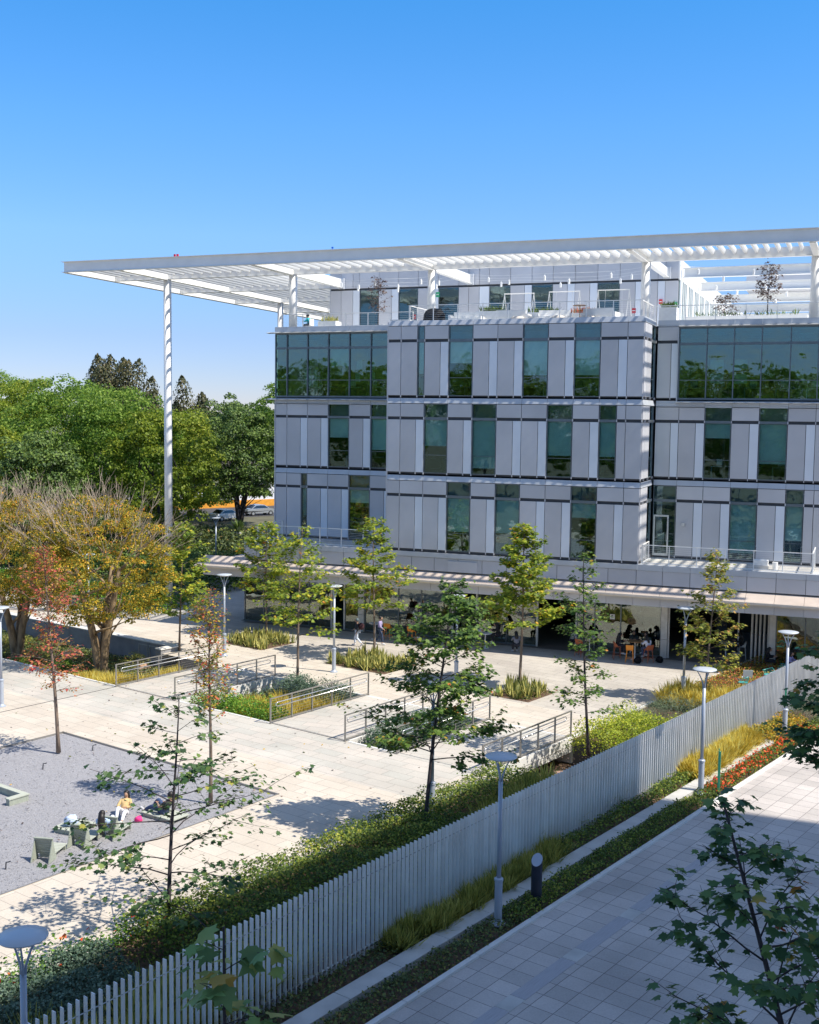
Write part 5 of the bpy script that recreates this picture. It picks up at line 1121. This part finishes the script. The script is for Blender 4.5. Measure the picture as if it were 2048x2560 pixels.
stool('dark orange stool under the student in white', tx + .85, ty - .55, math.radians(50), 'rust_chair')
stool('rusty stool under the student in black on the left', tx - .95, ty - .35, math.radians(-70), 'rust_chair')
PG = 'students around the high table'
person('student in a white top seated on a stool with back to the plaza', (tx + .85, ty - .55, Z), math.radians(50), 'stool', (.72, .72, .80), (.06, .09, .17), .25, group=PG)
person('student in black with long hair at the left of the high table', (tx - .95, ty - .35, Z), math.radians(-70), 'stool', (.015, .015, .02), (.02, .02, .03), .3, group=PG)
person('student facing out at the back of the high table', (tx - .2, ty + .85, Z), math.radians(180), 'stool', (.04, .05, .05), (.03, .03, .04), .2, group=PG)
person('student in dark green leaning at the right back of the high table', (tx + .65, ty + .65, Z), math.radians(140), 'stool', (.03, .06, .05), (.03, .03, .04), 0, group=PG)
def bagt(label, x, y, m, z=Z): r = thing('bag', label, 'bag', (x, y, z)); r.scale = (.6, .6, .6) if 'pink' in label else (1, 1, 1); b = MB(); b.ball((0, 0, .18), .22, 10, .85, 3); b.build('bag_body', m, r, smooth=True)
bagt('black and white bag on the floor between the stools', tx + .35, ty - 1.05, 'black'); bagt('black bag standing right of the white-topped student', tx + 1.45, ty - .35, 'black')
table('high round table on the right of the thin sycamore', 11.6, .9, 1.05, .4, 'table')
stool('rust red stool behind the thin sparse sycamore', 11.2, .2, math.radians(-20), 'rust_chair')
person('person in a dark blue jacket sitting behind the thin sparse sycamore', (11.2, .2, Z), math.radians(-20), 'stool', (.05, .06, .10), (.05, .06, .09), .1)
person('person in a grey hoodie sitting at the table behind the thin sparse sycamore', (10.6, .75, Z), math.radians(-60), 'stool', (.35, .38, .42), (.02, .02, .03), .1)
table('round white table left of the central tree', -1.45, -.1, 1.0, .4); stool('yellow-orange stool by the white table', -.7, .1, 0, 'orange_chair')
stool('orange stool of the person in beige', 1.05, -.35, math.radians(-20), 'orange_chair'); person('person in a beige top on an orange stool beside the central tree crown', (1.05, -.35, Z), math.radians(-35), 'stool', (.45, .33, .28), (.02, .025, .04), 0)
table('white table right of the central tree crown', 5.5, .2, .9, .4, 'white'); person('person in a pale grey top at the table right of the central tree crown', (4.9, 0, Z), math.radians(-80), 'stool', (.55, .57, .60), (.25, .2, .2), .1); person('person in black at the same white table', (6.2, .6, Z), math.radians(100), 'stool', (.02, .02, .02), (.02, .02, .03), .2)
person('person in dark clothes bent over a bag behind the conical sycamore', (7.6, -.4, Z), math.radians(30), 'sit', (.15, .16, .2), (.03, .03, .04), .1)
# wire chairs and tables at the fence
def wchair(label, x, y, rz, m, wire=True):
    r = thing('cafe_chair', label, 'chair', (x, y, Z), rz, 'chairs outside the cafe by the fence')
    b = MB(); b.lathe([(.23, .43), (.24, .45), (.22, .46)], n=18); b.build('seat', m, r)
    b = MB()
    if wire:
        top = [(.30 * math.cos(a), -.30 * math.sin(a) * 1.0 + .02, .78 - .14 * abs(math.cos(a))) for a in np.linspace(-.35, math.pi + .35, 15)]
        b.tube(top, .014, 6)
        for k in range(1, 14): a = np.linspace(-.35, math.pi + .35, 15)[k]; b.tube([(.23 * math.cos(a), -.23 * math.sin(a), .45), top[k]], .006, 4)
    else:
        b.add([(-.24, -.2, .46), (.24, -.2, .46), (.25, -.28, .88), (-.25, -.28, .88), (-.24, -.23, .46), (.24, -.23, .46), (.25, -.31, .88), (-.25, -.31, .88)], [(0, 1, 2, 3), (7, 6, 5, 4), (0, 4, 5, 1), (1, 5, 6, 2), (2, 6, 7, 3), (3, 7, 4, 0)])
    b.build('backrest', m, r)
    for sx in (-1, 1):
        for sy in (-1, 1): b = MB(); b.tube([(sx * .17, sy * .16, .44), (sx * .23, sy * .23, 0)], .012, 5); b.build('leg', m, r)
wchair('pale blue shell chair facing away, left of the teal wire chairs', 20.75, -3.35, math.radians(20), 'white_chair', False)
wchair('teal wire tub chair in the sun above the fence top', 21.75, -2.2, math.radians(150), 'teal_chair')
wchair('low light teal wire chair half hidden by the fence', 20.7, -4.6, math.radians(60), 'teal_chair')
wchair('teal wire chair next to the white cafe table', 22.7, -1.9, math.radians(200), 'teal_chair')
wchair('teal chair of the reader in the shade', 22.3, -.4, math.radians(90), 'teal_chair')
table('white round table beside the teal wire chair', 22.3, -3.2, .74, .42, 'white'); table('pale table in the shade in front of the pillar at the fence', 23.2, .0, .74, .42)
person('person in a violet and white top reading in the shade by the fence', (22.6, .6, Z), math.radians(-120), 'sit', (.40, .36, .62), (.03, .03, .05), .2)
person('person in black sitting in the cafe opening behind the teal chairs', (21.4, 1.2, Z), math.radians(-90), 'sit', (.012, .012, .016), (.02, .02, .03), .1)
table('white table inside the open cafe', 19.0, 3.2, .95, .4, 'white'); person('person in black on a stool inside the open cafe', (19.9, 3.4, Z), math.radians(95), 'stool', (.02, .02, .02), (.03, .03, .04), .1); stool('pale stool under the person inside the cafe', 19.9, 3.4, math.radians(95), 'table')

# gravel terrace: wooden loungers and people
def lounger(label, x, y, rz):
    r = thing('wooden_lounger', label, 'lounger', (x, y, Z - .05), rz, 'grey-green wooden loungers on the gravel'); r.scale = (.76, .76, .76)
    b = MB()
    for k in range(7): b.box(-.36, .36, .02 + k * .15, .15 + k * .15, .22, .25)
    b.build('seat', 'wood_pale', r)
    b = MB()
    for k in range(6):
        z0 = .20 + k * .12; y0 = -.03 - (z0 - .2) * .32
        b.add([(-.36, y0, z0), (.36, y0, z0), (.36, y0 - .035, z0 + .105), (-.36, y0 - .035, z0 + .105), (-.36, y0 - .03, z0), (.36, y0 - .03, z0), (.36, y0 - .065, z0 + .105), (-.36, y0 - .065, z0 + .105)], [(0, 1, 2, 3), (7, 6, 5, 4), (3, 2, 6, 7), (0, 4, 5, 1), (0, 3, 7, 4), (1, 5, 6, 2)])
    b.box(-.42, .42, -.33, -.22, .92, .95); b.build('backrest', 'wood_green', r)
    for sx in (-.38, .38):
        b = MB(); b.add([(sx - .02, .0, .02), (sx - .02, -.62, .02), (sx - .02, -.26, .93), (sx + .02, .0, .02), (sx + .02, -.62, .02), (sx + .02, -.26, .93)], [(0, 1, 2), (5, 4, 3), (0, 3, 4, 1), (1, 4, 5, 2), (2, 5, 3, 0)]); b.build('side_brace', 'wood_green', r)
    for sy in (.1, .95):
        b = MB(); b.box(-.34, .34, sy - .03, sy + .03, 0, .22); b.build('leg', 'wood_green', r)
lounger('empty wooden lounger, nearest to the lower left', 3.05, -36.1, math.radians(12)); lounger('second wooden lounger seen from behind, next to the blue bag', 3.35, -34.75, math.radians(8)); lounger('wooden lounger under the long-haired woman', 3.75, -33.75, math.radians(5)); 
person('woman with long black hair and pale blue top, arm raised, on the gravel lounger', (3.55, -33.85, Z - .03), math.radians(20), 'recline', (.45, .60, .80), (.75, .78, .82), .35)
person('man in a black t-shirt and jeans reclining on the lounger', (4.3, -31.65, Z - .03), math.radians(78), 'recline', (.02, .022, .025), (.04, .07, .16), 0, sleeves=False)
person('woman in white with short dark hair sitting between the loungers', (3.1, -32.2, Z - .05), math.radians(-160), 'recline', (.60, .42, .20), (.82, .82, .84), .1, sc=.9)
bagt('pale blue sack lying on the gravel platform', 2.25, -33.9, cloth((.55, .66, .85)), Z + .12); bagt('small pink bag between the resting people', 3.75, -32.3, cloth((.85, .05, .25)), Z - .08)
pf = thing('wooden_platform', 'low pale wooden platform under the blue sack', 'platform', (2.3, -33.8, Z - .05)); b = MB()
for k in range(6): b.box(-.5 + k * .17, -.35 + k * .17, -.5, .5, .14, .17)
b.build('boards', 'wood_pale', pf); b = MB(); b.box(-.48, .48, -.45, -.38, 0, .14); b.box(-.48, .48, .38, .45, 0, .14); b.build('bearers', 'wood_green', pf)
pf = thing('wooden_platform', 'low wooden platform under the man in black', 'platform', (4.35, -31.6, Z - .05), math.radians(-12)); b = MB()
for k in range(5): b.box(-.75 + k * .3, -.47 + k * .3, -.4, .4, .12, .15)
b.build('boards', 'wood_pale', pf); b = MB(); b.box(-.7, .7, -.36, -.3, 0, .12); b.box(-.7, .7, .3, .36, 0, .12); b.build('bearers', 'wood_green', pf)
bn = thing('angular_bench', 'low angular pale green bench on the gravel at the left edge', 'bench', (-1.25, -32.55, Z - .05), math.radians(-15)); bn.scale = (.7, .55, .7); b = MB()
b.box(-3.2, .2, .62, 1.0, .30, .36); b.box(-.16, .2, -.5, .62, .30, .36); b.build('seat', 'wood_pale', bn)
b = MB(); b.box(-3.1, .1, .66, .70, 0, .30); b.box(-.12, -.08, -.46, .62, 0, .30); b.box(.12, .16, -.46, .95, 0, .30); b.box(-.08, .12, -.46, -.42, 0, .30); b.build('frame', 'wood_green', bn)
for k, (x, y) in enumerate([(-2.7, -26.2), (-2.9, -29.0), (6.15, -29.6), (2.5, -37.3)]):
    b = MB(); b.tube([(0, 0, 0), (.02, 0, .22), (.14, .06, .25)], .022, 6); o = b.build('ground_spotlight', 'dark'); o.location = (x, y, Z - .05); tag(o, ['tiny dark spotlight in the far gravel corner', 'tiny dark spotlight left of the crimson tree foot', 'tiny spotlight at the right gravel corner', 'small dark spotlight before the nearest lounger'][k], 'spotlight', 'small spotlights on the gravel')

# ------------------------------------------------------------------ upper terrace furniture
TZ = 13.44
gr = thing('covered_grill', 'grill under a black cover on the middle roof terrace', 'grill', (1.55, 1.4, TZ)); b = MB()
b.lathe([(.62, 0), (.64, .35), (.60, .7), (.48, .92), (.25, 1.03), (.02, 1.06)], n=18); o = b.build('cover', 'black', gr, smooth=True); o.scale = (1.1, .7, 1)
def planter(label, x, y, lx, ly, h, m='lf_dark', plant=True, grp='white planters on the roof terraces'):
    r = thing('planter_box', label, 'planter', (x, y, TZ), 0, grp); b = MB(); b.box(-lx / 2, lx / 2, -ly / 2, ly / 2, 0, h); b.build('box', 'white_soft', r)
    if plant:
        g = np.random.default_rng(int(abs(x) * 10)); n = 160; a = g.uniform(0, 6.28, n); e = g.uniform(.1, .8, n)
        P_ = np.stack([g.uniform(-lx * .42, lx * .42, n), g.uniform(-ly * .4, ly * .4, n), np.full(n, h)], 1)
        nmesh('foliage', leaves(P_, np.stack([-np.cos(a), -np.sin(a), e], 1), np.stack([np.cos(a) * e, np.sin(a) * e, np.ones(n)], 1), g.uniform(.2, .5, n), BLADE * np.array([2.5, 1]), .3), m, r)
planter('white planter box right of the covered grill', 4.9, 2.2, 1.6, .9, .85); planter('white planter with spiky plants behind the first swing', 8.0, 2.6, 2.2, 1.0, .75); planter('white planter with red flowers in the middle of the terrace', 10.2, 3.0, 1.6, 1.0, .7, 'lf_red'); planter('tall white planter at the right corner beside the column', 14.9, 5.0, 1.0, 1.0, 1.1)
planter('white planter with pale agave next to the person in teal', -7.4, 5.6, 1.3, .9, .75, 'lf_snake'); planter('long low white planter along the right roof terrace', 19.0, 8.0, 7.0, 1.0, .8, 'lf_dark'); planter('low white box at the right end of the left roof terrace', -2.0, 5.0, 1.2, .9, .7, plant=False); planter('white block bench in the middle of the left terrace', -4.9, 5.2, 3.4, .8, .42, plant=False)
def sofa(label, x, y, rz):
    r = thing('outdoor_sofa', label, 'sofa', (x, y, TZ), rz, 'white sofas on the roof terrace'); b = MB(); b.box(-.9, .9, -.4, .4, .1, .42); b.build('seat', 'white_soft', r); b = MB(); b.box(-.9, .9, .3, .45, .42, .82); b.build('backrest', 'white_soft', r); b = MB(); b.box(-1.02, -.9, -.4, .45, .1, .6); b.box(.9, 1.02, -.4, .45, .1, .6); b.build('armrest', 'white_soft', r)
sofa('white sofa beside the first planter box', 3.6, 1.4, 0); sofa('white sofa before the first swing frame', 6.4, 1.6, 3.14); sofa('white sofa between the swing frames', 8.9, 1.5, .2); sofa('white sofa by the round brown table', 11.6, 1.6, 3.0)
def pouf(label, x, y): r = thing('wicker_pouf', label, 'pouf', (x, y, TZ), 0, 'beige wicker poufs'); b = MB(); b.lathe([(.3, 0), (.42, .12), (.42, .3), (.3, .42), (.02, .43)], n=16); b.build('cushion', 'stone_edge', r, smooth=True)
pouf('beige pouf left of the brown table', 6.9, .95); pouf('beige pouf at the middle of the terrace front', 9.3, .9); pouf('beige pouf right of the brown table', 11.0, .9)
tb_ = thing('round_table', 'small brown table with thin leg at the terrace front', 'table', (10.55, .9, TZ)); b = MB(); b.lathe([(.4, .95), (.4, .98)], n=18); b.build('table_top', 'wood', tb_); b = MB(); b.tube([(0, 0, 0), (0, 0, .95)], .03, 6); b.build('leg', 'wood', tb_)
def swing(label, x, y):
    r = thing('swing_frame', label, 'swing', (x, y, TZ), 0, 'white A-frame swings on the roof terrace')
    for sx in (-.95, .95):
        b = MB(); b.tube([(sx - .15, -.5, 0), (sx, 0, 2.35), (sx + .12, .5, 0)], .026, 6); b.build('leg', 'white', r)
    b = MB(); b.tube([(-.98, 0, 2.35), (.98, 0, 2.35)], .03, 6); b.build('top_bar', 'white', r); b = MB(); b.box(-.6, .6, -.25, .25, .45, .5); b.box(-.6, .6, .22, .27, .5, .95); b.tube([(-.55, 0, .5), (-.5, 0, 2.33)], .012, 4); b.tube([(.55, 0, .5), (.5, 0, 2.33)], .012, 4); b.build('seat', 'white_soft', r)
swing('white swing frame left of the others on the terrace', 5.3, 6.6); swing('middle white swing frame on the terrace', 8.3, 6.2); swing('right white swing frame in front of the teal window', 11.4, 6.0)
person('person in a teal jacket seated at the left end of the upper terrace', (-8.55, 4.9, TZ), math.radians(80), 'sit', (.01, .42, .45), (.02, .025, .04), 0)
ch_ = thing('terrace_chair', 'white slatted chair under the person in teal', 'chair', (-8.6, 4.9, TZ), math.radians(80)); b = MB(); b.box(-.24, .24, -.2, .22, .40, .44); b.build('seat', 'white', ch_); b = MB(); b.box(-.24, .24, -.25, -.21, .45, .9); b.build('backrest', 'white', ch_)
for sx in (-.21, .21):
    for sy in (-.18, .19): b = MB(); b.box(sx - .02, sx + .02, sy - .02, sy + .02, 0, .40); b.build('leg', 'white', ch_)
for (x, y, z, m, lb) in [(13.25, 11.9, 15.6, 'red', 'red fire alarm sign on the top storey wall beside the right column'), (13.1, 3.6, 14.3, 'red', 'red extinguisher sign low at the terrace corner'), (13.1, 3.6, 13.7, 'red', 'lower red sign under the extinguisher sign'), (14.2, 11.9, 15.4, 'green_sign', 'green exit sign at the corner of the top storey'), (.75, 4.1, 15.6, 'green_sign', 'small green sign on the second column'), (-9.0, 6.2, 14.2, 'red', 'red and white board on the left terrace'), (-1.0, 4.6, 14.3, 'red', 'small red lamp box beside the left terrace railing')]:
    b = MB(); b.box(-.11, .11, -.03, .03, -.15, .15); o = b.build('sign', m); o.location = (x, y, z); tag(o, lb, 'sign')
    b = MB(); b.box(-.08, .08, -.045, -.031, -.03, .03); b.build('emblem', 'white', o)
wlight = thing('wall_light', 'small square light on the wall beside the narrow deck door', 'wall light', (16.3, 3.72, 1.95)); b = MB(); b.box(-.09, .09, -.1, 0, -.09, .09); b.build('box', 'frame_light', wlight)
bx_ = thing('stacked_boxes', 'pile of pale boxes left on the right podium deck', 'boxes', (21.0, 1.6, -.12)); b = MB(); b.box(-.55, .3, -.35, .35, 0, .22); b.build('box', 'concrete', bx_); b = MB(); b.box(-.5, .25, -.3, .3, .225, .5); b.build('box', 'white_soft', bx_); b = MB(); b.lathe([(.13, 0), (.15, .42)], (.62, 0, 0), 12); b.build('bucket', 'white', bx_)
# string of pendant lamps and their cables
k = 0
def pend(x, y, z):
    global k
    b = MB(); b.lathe([(.075, 0), (.075, .26), (.03, .30), (.03, .36)], n=10); o = b.build('hanging_lamp', 'white'); o.location = (x, y, z); tag(o, 'white cylinder pendant hanging from the terrace light cables', 'lamp', 'white cylinder pendants over the roof terrace'); k += 1
for x0, x1, ys in ((-8.6, .0, (6.4, 8.2, 9.8)), (1.2, 13.0, (6.4, 8.2, 9.8)), (15.2, 28, (6.5, 10.0, 15.5, 19, 24))):
    for j, y in enumerate(ys):
        b = MB(); n = max(3, int((x1 - x0) / 3.2)); pts = []
        for i in range(13): t = i / 12; pts.append((x0 + (x1 - x0) * t, y + .5 * math.sin(t * 9 + j), 17.15 - .25 * math.sin(math.pi * t)))
        b.tube(pts, .012, 4); o = b.build('light_cable', 'white'); tag(o, 'thin sagging cable carrying white pendants over the roof terrace', 'cable', 'light cables over the roof terrace')
        for i in range(n):
            q = pts[min(12, int((i + .5) / n * 12 + (j % 2)))]; pend(q[0], q[1], q[2] - .42)
# thin roof terrace trees
def thin_tree(label, x, y, z, h, seed, nleaf, m, n=22): sapling('potted_tree', label, x, y, h, .32, [(.3, .6), (.5, .95), (.75, .8), (1, .3)], n, nleaf, .13, seed, m, (.05, 0), .035, 'thin trees on the roof terraces', 'bark_dark', z, elev=.7, shape=STAR, ntw=3)
thin_tree('thin nearly bare tree on the left roof terrace', -4.2, 6.2, TZ + .1, 3.4, 91, 1.5, 'lf_brownred', 26); thin_tree('thin dark-leaved tree on the right roof terrace', 20.2, 8.0, TZ + .4, 3.4, 92, 9, 'lf_brownred', 26); thin_tree('small half bare shrub left of the thin dark-leaved terrace tree', 17.6, 9.0, TZ + .4, 1.6, 93, 7, 'lf_brownred', 20)
g = scatter('fallen_leaves', 'lf_brownred', 420, -8, 18, -42, -1, Z + .01, .10, 77); g['label'] = 'dry leaves fallen on the plaza paving'; g['category'] = 'leaves'
g = scatter('fallen_leaves', 'lf_olive', 160, -6, 14, -40, -12, Z + .01, .11, 78); g['label'] = 'orange leaves fallen on the gravel and pale paving'; g['category'] = 'leaves'
g = scatter('gravel_stones', 'gravel', 14000, 1.6, 14.1, -42, -25.3, Z - .045, .055, 79)
